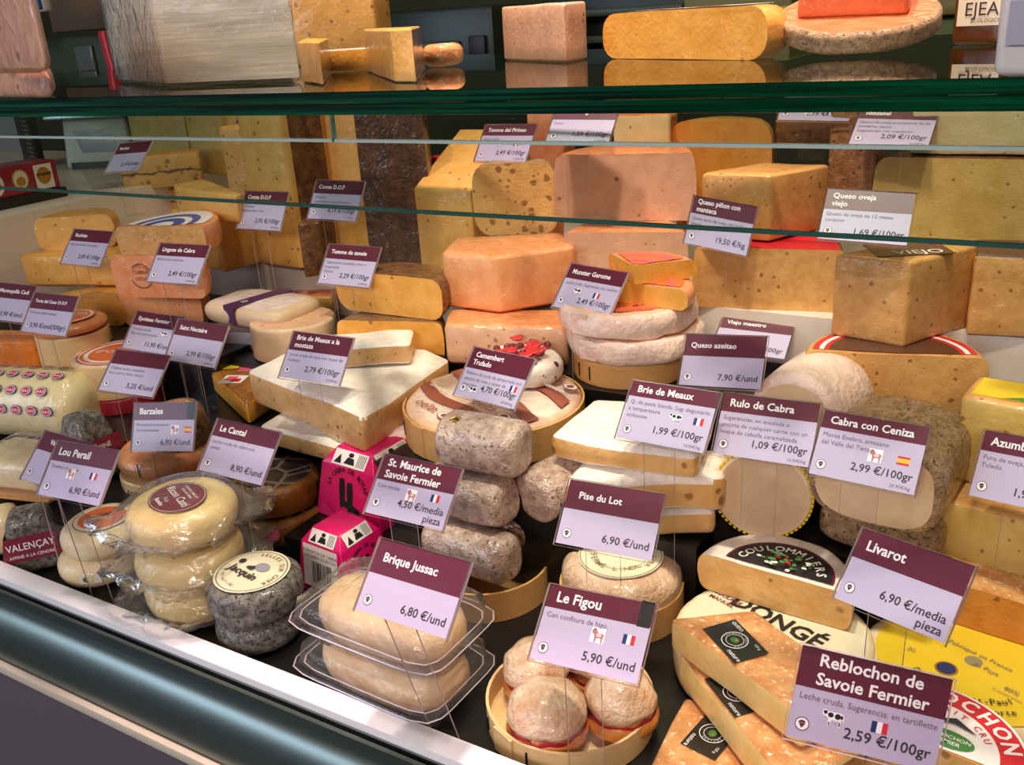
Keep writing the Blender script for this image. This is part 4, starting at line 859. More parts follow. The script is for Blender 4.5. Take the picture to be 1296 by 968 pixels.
# right edge: green label wedges
r_, d = blk('label_wedge', 'lower olive block at the right edge under the green-labelled one', 'cheese', (1184, 702), (1345, 748), .911, 622, .08, 'olive_paste', 'tan_paste', 'tan_paste', kind='box', H=.070)
r_, d = blk('label_wedge', 'olive block with yellow and green printed top at the right edge', 'cheese', (1203, 606), (1350, 640), d['z']+.001, 492, .075, 'olive_paste', 'tan_paste', 'tan_paste', kind='box', H=.102, bev=.006)
bm = bmesh.new(); box(bm, -.05, .055, .012, .066, 0, .0008, 0); poly(bm, [(-.02, .012), (.055, .012), (.055, .055)], Matrix.Translation((0, 0, .0011)), 1)
mesh('top_label', bm, ['label_yellow', 'label_green'], r_, loc=(0, 0, d['H']))
# ================================================================== FRONT ROW, LEFT TO RIGHT
def logo_sack():
    P = G(22, 570, .875); R = .060; L_ = .24; yaw = 14
    r = thing('printed_sack', 'cream cheese roll in film printed with small red and blue ovals, at the left edge', 'cheese', (P.x-.03, P.y+.07, .8705), radians(yaw))
    bm = rev(R, R, profile(L_, R, .035), n=40); jit(bm, .0015, 18); bmesh.ops.transform(bm, matrix=Matrix(((0, 0, 1, -L_/2), (1, 0, 0, 0), (0, 1, 0, R), (0, 0, 0, 1))), verts=bm.verts)
    parts(r, bm, [('film_cover', {1: 'cloth_yellow', 2: 'cloth_yellow', 3: 'cloth_yellow'})])
    for k, a in enumerate((12, 42, 72, 102)):
        for j in range(6):
            x = -.075+.031*j+(.0155 if k % 2 else 0)
            if abs(x) > .086: continue
            D = Disc(['label_blue', 'label_white', 'label_red']); D.ring(0, .0115, 'label_blue').ring(0, .0098, 'label_white').ring(0, .0085, 'label_red').line('ARZ', 0, -.003, .008, 'label_white')
            t = radians(a); o = D.done(r, R+(R+.0026)*sin(t), loc=(x, -(R+.0026)*cos(t)), tilt=(pi/2-t, 0), name='oval_print'); o.scale = (1, .72, 1)
S('trim_33', -1.62, -1.24, .70, .834, .821, .870, 'black_deck')
logo_sack()
def wrapped_tray():
    P = G(30, 612, .90); r = thing('wrapped_tray_cheese', 'pale wedge on a thin wooden tray in clear wrap at the left edge', 'cheese', (P.x-.01, P.y+.03, .885), radians(14))
    bm = prism([(-.085, -.055), (.065, -.055), (.075, .06), (-.085, .06)], .006, bev=.001); mesh('wooden_tray', bm, 'tray_wood', r)
    bm = prism([(-.08, -.045), (.045, -.045), (.03, .045), (-.08, .05)], .045, bev=.010, subdiv=2); jit(bm, .003, 22); mesh('paste', bm, 'cream_rind', r, loc=(0, 0, .007))
    bm = prism([(-.088, -.058), (.068, -.058), (.078, .063), (-.088, .063)], .060, bev=.012, subdiv=2, taper=.86); jit(bm, .004, 30); mesh('plastic_wrap', bm, 'film', r, loc=(0, 0, -.001), smooth=180)
    return r
wrapped_tray()
blk('pale_cheese', 'pale cream cheese cut by the left picture edge, beside the red-banded pyramids', 'cheese', (-40, 716), (26, 704), .8215, 606, .07, 'cream_rind', 'cream_rind', kind='box', bev=.016, H=.062)
def pyramid(name, label, px, z, w, H, taper, yaw, b0, b1, text, mat='ash_rind'):
    P = G(px[0], px[1], z); v = Vector((P.x, P.y, 0)).normalized(); c = P+v*w*.62
    r = thing(name, label, 'cheese', (c.x, c.y, z), radians(yaw)); h = w/2
    bm = prism([(-h, -h), (h, -h), (h, h), (-h, h)], H, [1]*4, .012, taper, top=1, subdiv=2); jit(bm, .0015, 30); parts(r, bm, [('rind', {0: mat, 1: mat, 2: mat, 3: mat})])
    bm = bmesh.new(); q = [h*(1-(1-taper)*b/H)+.0012 for b in (b0, b1)]
    A = [bm.verts.new((sx*q[0], sy*q[0], b0)) for sx, sy in ((-1, -1), (1, -1), (1, 1), (-1, 1))]; B = [bm.verts.new((sx*q[1], sy*q[1], b1)) for sx, sy in ((-1, -1), (1, -1), (1, 1), (-1, 1))]
    for i in range(4): bm.faces.new((A[i], A[(i+1) % 4], B[(i+1) % 4], B[i]))
    tl = math.atan2((1-taper)*h, H)
    for k in (0, 1, -1):
        Mx = Matrix.Rotation(k*pi/2, 4, 'Z')@Matrix.Translation((0, -(q[0]+q[1])/2-.0008, (b0+b1)/2))@Matrix.Rotation(pi/2-tl, 4, 'X')
        for s, y, size in text: put_text(bm, s, size, Mx@Matrix.Translation((0, y, 0)), 1, .01, 'CENTER', maxw=w*.75)
    mesh('paper_band', bm, ['label_maroon', 'flag_white'], r, smooth=0)
pyramid('ash_pyramid', 'upper ash-grey pyramid with a dark red band behind the left front tags', (126, 616), .872, .092, .104, .50, -4, .040, .066, [('AFFINÉ', -.003, .010)])
S('trim_30', -1.36, -1.085, .655, .78, .821, .871, 'black_deck')
pyramid('ash_pyramid', 'lower ash-grey pyramid with a wide red lettered band at the front left', (56, 728), .8205, .082, .082, .62, -38, .022, .056, [('VALENÇAY', -.001, .014), ('AFFINÉ A LA CENDRE', -.012, .006)])
# rounds with orange label
r_, c, R = wheel('perail_round', 'lower pale round with a small green sticker, under the orange-labelled one', 'cheese', 140, 744, .8205, 98, .040, 'cream_rind', e=.014)
bm = bmesh.new(); box(bm, -.014, .014, -.0006, .0006, -.006, .006, 0); poly(bm, ell(-.006, 0, .004, .004), Matrix(((1, 0, 0, 0), (0, 0, -1, -.0009), (0, 1, 0, 0), (0, 0, 0, 1))), 1)
mesh('sticker', bm, ['label_white', 'label_green'], r_, loc=(R*.62, -R*.815, .02), rz=radians(37))
r_, c2, R2 = wheel('perail_round', 'pale round with an orange label, behind the bagged yellow cheeses', 'cheese', 0, 0, .8610, 0, .040, 'cream_rind', e=.014, at=(c.x+.012, c.y+.006), R=R)
D = Disc(['label_cream', 'label_orange', 'dark_ink']); D.ring(0, R*.70, 'dark_ink').ring(0, R*.68, 'label_cream').ring(0, R*.58, 'label_orange').line('PERAIL', 0, -.004, .012, 'label_cream').done(r_, .0408, rot=20)
# washed-rind rounds behind them
r_, c, R = wheel('washed_round', 'pale boxed round with dark letters under the pink-orange one', 'cheese', 226, 634, .86, 122, .030, 'box_wood_pale', e=.003, bulge=0, amp=0)
for i, ch in enumerate('TE FERMIER'):
    t = radians(-118+i*7); bm = bmesh.new(); put_text(bm, ch, .014, Matrix.Translation((R*1.004*cos(t), R*1.004*sin(t), .008))@Matrix.Rotation(t+pi/2, 4, 'Z')@Matrix.Rotation(pi/2, 4, 'X'), 0, .01, 'CENTER')
    if bm.faces: mesh('letter', bm, 'black_ink', r_, smooth=0)
    else: bm.free()
S('trim_31', -1.16, -.93, .735, .858, .821, .859, 'black_deck')
r_, c2, R2 = wheel('washed_round', 'pink-orange washed round with red and white label under the Spanish-flag 6,90 tag', 'cheese', 0, 0, .8905, 0, .036, 'salmon_rind', e=.014, at=(c.x, c.y+.004), R=R*.98, dome=.002)
slab_label(r_, .075, .040, .0388, ['label_white', 'label_red', 'dark_ink'], 'label_white', rot=-8, loc=(-.005, -.004), rects=[(.0, .037, -.02, .02, 'label_red'), (-.032, -.010, -.006, -.003, 'dark_ink'), (-.032, -.010, .001, .004, 'dark_ink')])
bm = bmesh.new(); box(bm, -.001, .001, -.0015, .0, .012, .034, bev=.0006); mesh('chive', bm, 'label_green', r_, loc=(.020, -R*.985, 0))
wheel('herb_stump', 'rough grey-brown drum behind the Spanish-flag 6,90 tag', 'cheese', 236, 588, .905, 66, .082, 'ash_brown_rind', 'bronze_rind', e=.012, amp=.004)
# bagged yellow rounds
P = G(262, 800, .8205); v = Vector((P.x, P.y, 0)).normalized(); BX = P+v*.064
for i, (z, dx, dy, lb) in enumerate(((.8205, -.006, .004, 'lowest of three yellow rounds in clear bags'), (.876, .004, -.002, 'middle of three yellow rounds in clear bags'), (.9315, .002, .0, 'topmost yellow round in a clear bag with a maroon oval label'))):
    r_, c, R = wheel('bagged_round', lb, 'cheese', 0, 0, z, 0, .048, 'fresh_yellow', at=(BX.x+dx, BX.y+dy), R=.060+.002*i, e=.018, amp=.0025, dome=.002, seed=i+2)
    wrap(r_, R, .002, .0505, flare=1.48, seed=i*5, m='bag_film', name='plastic_bag', amp=.007, sq=4)
    if i == 2:
        D = Disc(['label_maroon', 'flag_white'], sx=1, sy=.82); D.ring(0, .041, 'label_maroon').ring(.0385, .0392, 'flag_white').line('Ricon Casti', 0, -.004, .0145, 'flag_white', xs=.95).line('ELABORAT AMB LLET', 0, .016, .0045, 'flag_white').line('CRUA DE CABRA', 0, .010, .0045, 'flag_white').line('Pele', .0, -.016, .008, 'flag_white').line('Rembo', .0, -.0245, .008, 'flag_white')
        D.done(r_, .0506, rot=-24, loc=(.006, -.006), name='oval_label')
# leaf covered rounds
r_, c, R = wheel('leaf_round', 'lower amber round under the dark leaf-covered one', 'cheese', 366, 694, .8205, 104, .042, 'amber_side', 'leaf_cover', e=.010)
wheel('leaf_round', 'round covered with a dark veined leaf, beneath the 8,90 tag', 'cheese', 0, 0, .8640, 0, .046, 'amber_side', 'leaf_cover', e=.010, at=(c.x-.006, c.y+.004), R=R*1.02)
# magenta cartons
def carton(label, A, B, z, H, name='magenta_carton', barcode=False):
    A, B = G(*A, z), G(*B, z); u = Vector((B.x-A.x, B.y-A.y)); W = u.length; ang = math.atan2(u.y, u.x); n = Vector((-u.y, u.x)).normalized(); m = (A+B)/2
    c = Vector((m.x+n.x*W/2, m.y+n.y*W/2, z)); r = thing(name, label, 'carton', c, ang)
    bm = bmesh.new(); h = W/2; L_ = [(h, 0), (h*.80, H*.80), (h*.52, H)]
    rows = [[bm.verts.new((sx*q, sy*q, zz)) for sx, sy in ((-1, -1), (1, -1), (1, 1), (-1, 1))] for q, zz in L_]
    for j in range(2):
        for i in range(4): bm.faces.new((rows[j][i], rows[j][(i+1) % 4], rows[j+1][(i+1) % 4], rows[j+1][i]))
    bm.faces.new(rows[2]); bm.faces.new(rows[0][::-1]); bmesh.ops.bevel(bm, geom=list(bm.edges), offset=.0008, segments=1, affect='EDGES')
    mesh('carton_body', bm, 'magenta_board', r, smooth=30)
    t1 = math.atan2(h*.20, H*.80); t2 = math.atan2(h*.28, H*.20)
    boot = [(-.0125, .019), (-.009, .0205), (-.004, .020), (-.0035, .004), (-.0045, -.006), (.001, -.009), (.0065, -.012), (.0075, -.0155), (.005, -.0165), (-.003, -.0155), (-.007, -.0145), (-.0075, -.0165), (-.0125, -.0165), (-.0125, -.010), (-.0135, .004)]
    for k in range(4):
        Rk = Matrix.Rotation(k*pi/2, 4, 'Z')
        F1 = Rk@Matrix.Translation((0, -h*.90-.0006, H*.40))@Matrix.Rotation(pi/2-t1, 4, 'X')
        bm = bmesh.new(); s = W/.105
        poly(bm, [(p[0]*s, p[1]*s) for p in boot], F1, 0); poly(bm, [((p[0]+.0125)*s, (p[1]-.003)*s) for p in boot], F1@Matrix.Translation((0, 0, .0002)), 0)
        arc_text(bm, 'LA CABRA DE BOTAS', .029*s, .0085*s, 90, .0002, 0, .02, M=F1, step=.155)
        arc_text(bm, 'formatge artesa de cabra', .045*s, .0052*s, -90, .0002, 0, .0, inward=True, M=F1@Matrix.Translation((0, .012*s, 0)), step=.075)
        mesh('boot_print', bm, 'black_ink', r, smooth=0)
        F2 = Rk@Matrix.Translation((0, -h*.66-.0008, H*.90+.0006))@Matrix.Rotation(pi/2-t2, 4, 'X')
        bm = bmesh.new(); w2, h2 = h*.50, math.hypot(h*.28, H*.2)*.42
        poly(bm, [(-w2, -h2), (w2, -h2), (w2, h2), (-w2, h2)], F2, 0)
        T2 = F2@Matrix.Translation((0, 0, .0003))
        poly(bm, [(-w2*.3, -h2*.7), (w2*.35, -h2*.7), (w2*.22, h2*.1), (-w2*.15, h2*.2)], T2, 1); poly(bm, ell(0, h2*.5, w2*.16, h2*.3, 10), T2, 1)
        for q in range(5): poly(bm, [(w2*(.45+q*.1), -h2*.8), (w2*(.49+q*.1), -h2*.8), (w2*(.49+q*.1), h2*.8), (w2*(.45+q*.1), h2*.8)], T2, 1)
        poly(bm, [(-w2*.9, -h2*.8), (-w2*.45, -h2*.8), (-w2*.6, h2*.4)], T2, 1)
        mesh('picture_panel', bm, ['label_white', 'black_ink'], r, smooth=0)
        if barcode and k == 0:
            bm = bmesh.new(); T3 = Rk@Matrix.Translation((0, -h*.90-.0012, H*.46))@Matrix.Rotation(pi/2-t1, 4, 'X'); w3, h3 = W*.34, H*.34
            poly(bm, [(-w3, -h3), (w3, -h3), (w3, h3), (-w3, h3)], T3, 0); T4 = T3@Matrix.Translation((0, 0, .0003)); rn = random.Random(3); x = -w3*.5
            while x < w3*.6: 
                b = rn.choice((.0006, .001, .0014)); poly(bm, [(x, -h3*.75), (x+b, -h3*.75), (x+b, h3*.25), (x, h3*.25)], T4, 1); x += b+rn.choice((.0006, .001, .0014))
            put_text(bm, 'FORMATGE DE CABRA', .006, T4@Matrix.Translation((0, h3*.62, 0)), 1, 0, 'CENTER'); put_text(bm, 'LA CABRA DE BOTAS', .006, T4@Matrix.Translation((0, h3*.40, 0)), 1, 0, 'CENTER')
            mesh('barcode_label', bm, ['label_white', 'black_ink'], r, smooth=0)
    return r
S('trim_32', -.86, -.62, .775, .858, .821, .862, 'black_deck')
carton('larger magenta carton printed with black boots, behind the 4,50 tag', (401, 648), (482, 676), .863, .098)
carton('smaller magenta carton with a white barcode label, in front of the larger one', (378, 742), (440, 768), .8205, .086, barcode=True)
r_, c, R = wheel('paper_parcel', 'crumpled white paper parcel behind the larger magenta carton', 'cheese', 506, 604, .90, 58, .070, 'lilac_wrap', e=.022, amp=.008, freq=28, pn='paper')
# ash rounds
r_, c, R = wheel('ash_round', 'lower dark ash round without a label at the front edge', 'cheese', 338, 832, .8205, 102, .040, 'ash_rind', e=.012)
r_, c2, R2 = wheel('ash_round', 'grey ash round with a cream printed label on top, front edge', 'cheese', 0, 0, .861, 0, .046, 'ash_rind', e=.012, at=(c.x, c.y+.002), R=R*1.10, dome=.001)
D = Disc(['label_cream', 'dark_ink', 'gold', 'label_grey']); D.ring(0, R*.92, 'label_cream').ring(R*.84, R*.86, 'dark_ink').arc('SELLES SUR CHER', R*.66, .0085, 60, 'gold', step=.17).ring(0, .0001, 'label_grey')
D.poly(ell(.004, .012, .011, .008), 'label_grey').line('Jacquin', -.004, -.014, .017, 'dark_ink', 6, .02).poly(ell(-.028, .004, .0045, .0045), 'dark_ink').poly([(-.012, .002), (-.004, .008), (.0, .003), (-.002, -.001), (-.012, -.001)], 'dark_ink').arc('AU LAIT CRU', R*.72, .005, -100, 'dark_ink', inward=True).done(r_, .0472, rot=-15)
# oblong cheeses in clear trays
def tray(label, z, PLx, PFx, PRx, lb2):
    A, B, C = G(*PLx, z+.030), G(*PFx, z+.030), G(*PRx, z+.030); u = Vector((B.x-A.x, B.y-A.y)); v = Vector((C.x-B.x, C.y-B.y)); W, Dp = u.length, v.length
    a = math.atan2(u.y, u.x); c = (A+C)/2; Dp = abs(v.dot(Vector((-u.y, u.x)).normalized())); c = (A+B)/2+Vector((-u.y, u.x, 0)).normalized()*Dp/2
    r = thing('clear_tray', label, 'tray', (c.x, c.y, z), a)
    bm = bmesh.new(); n = 40
    def row(s, zz, dx=0): 
        out = []
        for i in range(n):
            t = 2*pi*i/n; cc, ss = cos(t), sin(t); k = (abs(cc)**7+abs(ss)**7)**(-1/7); out.append(bm.verts.new(((W/2-dx)*cc*k*s, (Dp/2-dx)*ss*k*s, zz)))
        return out
    rows = [row(1, 0, .022), row(1, .004, .017), row(1, .026, .010), row(1, .030, .009), row(1, .0305, .002), row(1, .028, 0)]
    bm.faces.new(rows[0][::-1])
    for j in range(5):
        for i in range(n): bm.faces.new((rows[j][i], rows[j][(i+1) % n], rows[j+1][(i+1) % n], rows[j+1][i]))
    mesh('tray_shell', bm, 'tray_plastic', r, smooth=50)
    for nm, dx, zz in (('outer_rim_highlight', .0, .0285), ('inner_rim_highlight', .0095, .0308)):  # pale beads added on the rims, painting their bright highlights
        bm = bmesh.new(); ra, rb, rc = row(1, zz, dx), row(1, zz+.0009, dx+.0007), row(1, zz, dx+.0014)
        for u_, v_ in ((ra, rb), (rb, rc)):
            for i in range(n): bm.faces.new((u_[i], u_[(i+1) % n], v_[(i+1) % n], v_[i]))
        mesh(nm, bm, 'acrylic_edge', r)
    bm = bmesh.new(); rw = [rows for rows in ()]; top = [row(1, .0308, .006), row(.90, .050, 0), row(.72, .060, 0)]
    for j in range(2):
        for i in range(n): bm.faces.new((top[j][i], top[j][(i+1) % n], top[j+1][(i+1) % n], top[j+1][i]))
    bm.faces.new(top[2]); jit(bm, .003, 40); mesh('film_cover', bm, 'film', r, smooth=180)
    r2 = thing('oblong_cheese', lb2, 'cheese', (c.x, c.y, z+.003), a); bm = rev(W*.415, Dp*.35, profile(.050, .05, .021, .001), sq=3.0, dome=.003); jit(bm, .003, 18, int(z*1000)); parts(r2, bm, [('rind', {1: 'oblong_rind', 2: 'oblong_rind', 3: 'oblong_rind'})])
tray('lower clear plastic tray nearest the front lip', .8205, (357, 842), (546, 924), (652, 832), 'oblong cheese in the lower clear tray')
tray('upper clear plastic tray under the 6,80 tag', .8760, (351, 785), (545, 862), (655, 776), 'peach-coloured oblong cheese in the upper clear tray, behind the 6,80 tag')
# foil logs in a wooden box
r_, c, R = round_box('round_box', 'round wooden box under the pile of grey foil-wrapped logs', 622, 788, .8205, 162, .040)
def foil_log(label, x, y, z, R, L_, yaw, seed, lab=False, mat='pale_ash_rind'):
    r = thing('foil_log', label, 'cheese', (x, y, z), radians(yaw)); bm = rev(R, R*.98, profile(L_, R, .012, .001), sq=2.6, n=36); jit(bm, .0022, 30, seed)
    bmesh.ops.transform(bm, matrix=Matrix(((0, 0, 1, -L_/2), (1, 0, 0, 0), (0, 1, 0, R), (0, 0, 0, 1))), verts=bm.verts); parts(r, bm, [('rind', {1: mat, 2: mat, 3: mat})])
    if lab:
        bm = bmesh.new()
        for k, (s, m) in enumerate(((1, 0), (.82, 1), (.6, 0))):
            n = 24; vs = []
            for i in range(n):
                t = 2*pi*i/n; p = .011*s*cos(t)-.030; q = -.75+.55*s*sin(t); vs.append(bm.verts.new((p, (R*1.05+.001*k)*sin(q)*.97, R+(R*1.05+.001*k)*cos(q)*.97)))
            bm.faces.new(vs).material_index = m
        mesh('oval_label', bm, ['gold', 'dark_ink'], r, smooth=0)
    return r
bx, by = c.x, c.y
foil_log('lowest grey foil-wrapped log in the pile, half hidden by the 6,80 tag', bx+.0, by-.03, .8625, .030, .125, -6, 1)
foil_log('grey foil-wrapped log lying at the back of the pile', bx+.035, by+.042, .8625, .030, .12, 20, 9, mat='ash_brown_rind')
foil_log('middle silvery foil-wrapped log in the pile above the wooden box', bx-.012, by-.006, .923, .031, .118, -3, 2)
foil_log('topmost silvery foil-wrapped log with a small gold and black oval label', bx+.004, by+.010, .986, .033, .112, 2, 3, True)
foil_log('upright-leaning foil-wrapped log at the right end of the silvery pile', bx+.078, by+.050, .923, .033, .085, 75, 4)
# white cheese in a wooden box
r_, c, R = round_box('round_box', 'round wooden box with a white labelled cheese under the 6,90 €/und tag', 788, 818, .8205, 156, .040)
r_, c2, R2 = wheel('boxed_cheese', 'soft white cheese with a faint round print, in the wooden box', 'cheese', 0, 0, .827, 0, .066, 'crinkle_paper', 'white_mould', at=(c.x, c.y), R=R*.93, e=.020, amp=.003, dome=.002)
D = Disc(['label_cream', 'ink_gold']); D.ring(0, R*.68, 'label_cream').ring(R*.64, R*.66, 'ink_gold').ring(R*.42, R*.43, 'ink_gold').arc('LA FERME LINOL', R*.48, .011, -80, 'ink_gold', inward=True).arc('FROMAGE FERMIER', R*.48, .009, 90, 'ink_gold').line('Pise', 0, .003, .011, 'ink_gold').done(r_, .0685, rot=-30)
# red banded bundles
r_, c, R = round_box('round_box', 'round wooden box nearest the front, holding red-banded bundles', 726, 986, .8205, 214, .030, m='box_wood_pale')
fr = R*.44
bm = bmesh.new()
for i, (ax, ay, k, lb) in enumerate(((-.50, -.12, 1, 'leftmost paper-wrapped bundle with red band in the front box'), (.22, -.46, 1.08, 'nearest paper-wrapped bundle with red band, centre front of the box'), (.52, .36, 1, 'bundle half hidden behind the right side of the 5,90 tag'), (-.16, .60, 1, 'rear bundle showing above the left corner of the 5,90 tag'))):
    rr = R*.40*k; x, y = c.x+R*(ax*cos(radians(-28))-ay*sin(radians(-28))), c.y+R*(ax*sin(radians(-28))+ay*cos(radians(-28)))
    r_ = thing('fig_bundle', lb, 'cheese', (x, y, .827), i*.7)
    bm = rev(rr, rr, profile(.030, rr, .012, .004), n=36); jit(bm, .0015, 30, i); parts(r_, bm, [('paste', {1: 'fig_base', 2: 'fig_base', 3: 'fig_base'})])
    bm = rev(rr*1.03, rr*1.03, [(0, 0), (.006, -.0015), (.012, .0), (.018, .003), (.024, .008), (.028, .015), (.031, .022)], n=44, dome=.004, rings=(.7, .4, .2)); jit(bm, .004, 46, i+3); mesh('paper_wrap', bm, 'crinkle_paper', r_, loc=(0, 0, .0285), smooth=180)
    bm = bmesh.new(); n = 48; rows = []
    for r0, z0 in ((rr*1.035, .0215), (rr*1.06, .0245), (rr*1.045, .0275)): rows.append([bm.verts.new((r0*cos(2*pi*q/n), r0*sin(2*pi*q/n), z0+.0025*sin(q*1.1+i))) for q in range(n)])
    for j in range(2):
        for q in range(n): bm.faces.new((rows[j][q], rows[j][(q+1) % n], rows[j+1][(q+1) % n], rows[j+1][q]))
    mesh('red_string', bm, 'string_red', r_, smooth=180)
# printed wheel and half wheel at the right
DZ = .870
cc = G(978, 800, DZ); rr = 122*dep(cc)/F
r_, c, R = wheel('printed_round', 'cream wheel with dark red lettering beneath the white half round', 'cheese', 0, 0, .8205, 0, DZ-.8205, 'cream_rind', 'label_cream', at=(cc.x, cc.y), R=rr, e=.006, amp=.001)
D = Disc(['label_cream', 'ink_brown', 'black_ink', 'label_maroon']); D.ring(0, R*.93, 'label_cream').line('BRIE', -.01, .050, .020, 'black_ink').line('DONGÉ', -.008, .008, .032, 'black_ink', 0, .03).line('MOULAGE', -.072, .012, .0085, 'label_maroon').line('MANUEL', -.072, .002, .0085, 'label_maroon').line('LAIT', .07, -.036, .010, 'label_maroon').line('CRU', .07, -.047, .010, 'label_maroon').line('COUSANCES TRICONVILLE', 0, -.042, .007, 'label_maroon')
for q in range(18): D.poly(ell(.02+.010*((q*7) % 9-4), -.062-.004*(q % 4), .004, .002, 8), 'ink_brown')
D.done(r_, DZ-.8205+.0004, rot=-20)
r_, d = blk('coulommiers_half', 'white half round with a dark oval printed label, on the lettered wheel', 'cheese', (886, 744), (1072, 799), DZ+.002, 700, .088, 'brie_paste', 'white_mould', e=.008, amp=.002)
D = Disc(['black_ink', 'label_red', 'label_green', 'label_white', 'label_maroon'], 0, 180, 1, .95); a = .060
D.ring(0, a, 'label_maroon').ring(0, a*.96, 'black_ink').arc('COULOMMIERS', a*.68, .0145, 90, 'label_white', .02, step=.26)
rn = random.Random(5)
for q in range(34):
    t, w = rn.uniform(.2, 2.9), rn.uniform(.05, .6)*a; D.poly(ell(w*cos(t), w*sin(t)*.95, rn.uniform(.002, .005), rn.uniform(.0015, .003), 7), rn.choice(['label_red', 'label_green', 'label_green', 'label_white']))
D.done(r_, d['H']+.0006, loc=(.004, .006), name='oval_label')
# yellow labelled wheel, half cheese upon it, red ringed wheel
cy = G(1232, 838, .866); ry = 132*dep(cy)/F
r_, c, R = wheel('yellow_label_round', 'cream wheel with a bright yellow paper label at the right', 'cheese', 0, 0, .8205, 0, .0455, 'cream_rind', at=(cy.x, cy.y), R=ry, e=.012)
D = Disc(['label_yellow', 'ink_gold', 'dark_ink', 'flag_blue', 'gold']); D.ring(0, R*.88, 'label_yellow').ring(0, .0085, 'ink_gold', 0, 360)
D.poly(ell(-.012, -.030, .011, .011), 'gold').poly(ell(-.012, -.030, .009, .009), 'flag_blue').line('Fabriqué en France', .0, .010, .0085, 'ink_gold').line('du Pays', .014, -.006, .0085, 'ink_gold').line('40%', .046, -.020, .009, 'ink_gold').line('de matière grasse', .046, -.027, .004, 'ink_gold').arc('Domaine Saint-Paul', R*.62, .0105, -75, 'dark_ink', inward=True, step=.088).arc('Saint-Martin-de-la-Porte', R*.76, .0100, -80, 'dark_ink', inward=True, step=.066).line('20', -.050, -.032, .008, 'ink_gold')
D.done(r_, .0459, rot=-22)
r_, d = blk('amber_half_round', 'wrapped half round with tan rind and amber cut face at the right edge', 'cheese', (1158, 772), (1345, 832), .868, 722, .085, 'livarot_paste', 'bronze_rind', H=.048, e=.012, amp=.002)
cutround('red_ring_half', 'plain half round directly beneath the red-ringed one in the lower right corner', -.045, .701, .8205, .046, .074, -9.4, 170.6, side='gold_rind', paste='brie_paste', toplab=False)
R = .0845
r_ = cutround('red_ring_half', 'half round with a red-ringed white label, cut face to the front, lower right corner', -.045, .699, .8675, .037, R, -9.4, 170.6, side='gold_rind', paste='brie_paste', toplab=False)
D = Disc(['label_white', 'label_red', 'dark_ink', 'label_green', 'label_pink'], 2, 178); D.ring(0, R*.95, 'label_white').ring(R*.68, R*.92, 'label_red').arc('REBLOCHON', R*.725, .0195, 90, 'label_white', .03, step=.27).arc('AU LAIT CRU', R*.57, .0085, 78, 'label_red', step=.15)
D.poly(ell(.014, .014, .022, .011), 'label_green').line('REBLOCHON', .014, .0145, .0062, 'label_white', 0).line('FERMIER', .014, .0075, .0062, 'label_white', 0).poly([(-.03, .030), (-.014, .040), (.0, .034), (.014, .042), (.034, .030), (.014, .034), (.0, .030)], 'dark_ink').poly([(-.034, .006), (-.016, .005), (-.016, .019), (-.025, .026), (-.034, .018)], 'label_pink')
D.done(r_, .0376, rot=-9.4)
# brown wedges with black labels
def brown_wedge(label, pts, ztop, H, lx, ly, lrot, seed):
    r, c = pol('brown_wedge', label, 'cheese', pts, ztop-H, H, [0, 1, 1, 0], 'wedge_paste', 'bronze_rind', top_z=True, bev=.006, amp=.0015, seed=seed)
    P = G(lx, ly, ztop)
    bm = bmesh.new(); mats = ['label_black', 'flag_white', 'label_green', 'gold']; box(bm, -.028, .028, -.018, .018, 0, .0008, 0)
    ring(bm, .0118, .0126, .0011, 1); ring(bm, .008, .0085, .0011, 1); poly(bm, ell(0, 0, .005, .004, 8), Matrix.Translation((0, 0, .0011)), 2); poly(bm, ell(.001, .001, .002, .0015, 8), Matrix.Translation((0, 0, .0013)), 3)
    arc_text(bm, 'FROMAGE ARTISAN', .0093, .0026, 90, .0012, 1, step=.3)
    put_text(bm, 'QUESO', .005, Matrix.Translation((-.025, .012, .0011)), 1); put_text(bm, '125 g', .004, Matrix.Translation((.013, .012, .0011)), 1); put_text(bm, 'nature', .007, Matrix.Translation((.010, -.015, .0011)), 1)
    mesh('black_label', bm, mats, r, loc=(P.x-c.x, P.y-c.y, H+.0008), rz=radians(lrot), smooth=0)
brown_wedge('lowest of three brown wedges with black labels, its broad top at the bottom edge', [(866, 880), (800, 1010), (1010, 1040), (1020, 920)], .8600, .0385, 902, 930, -100, 1)
brown_wedge('middle of three brown wedges with black labels, pale side toward the front', [(857, 822), (1000, 1000), (1100, 940), (985, 842)], .9000, .0385, 932, 878, -42, 2)
brown_wedge('topmost of three brown wedges with black labels, right of the front box', [(846, 780), (1016, 905), (1092, 868), (956, 770)], .9400, .0385, 930, 812, -40, 3)
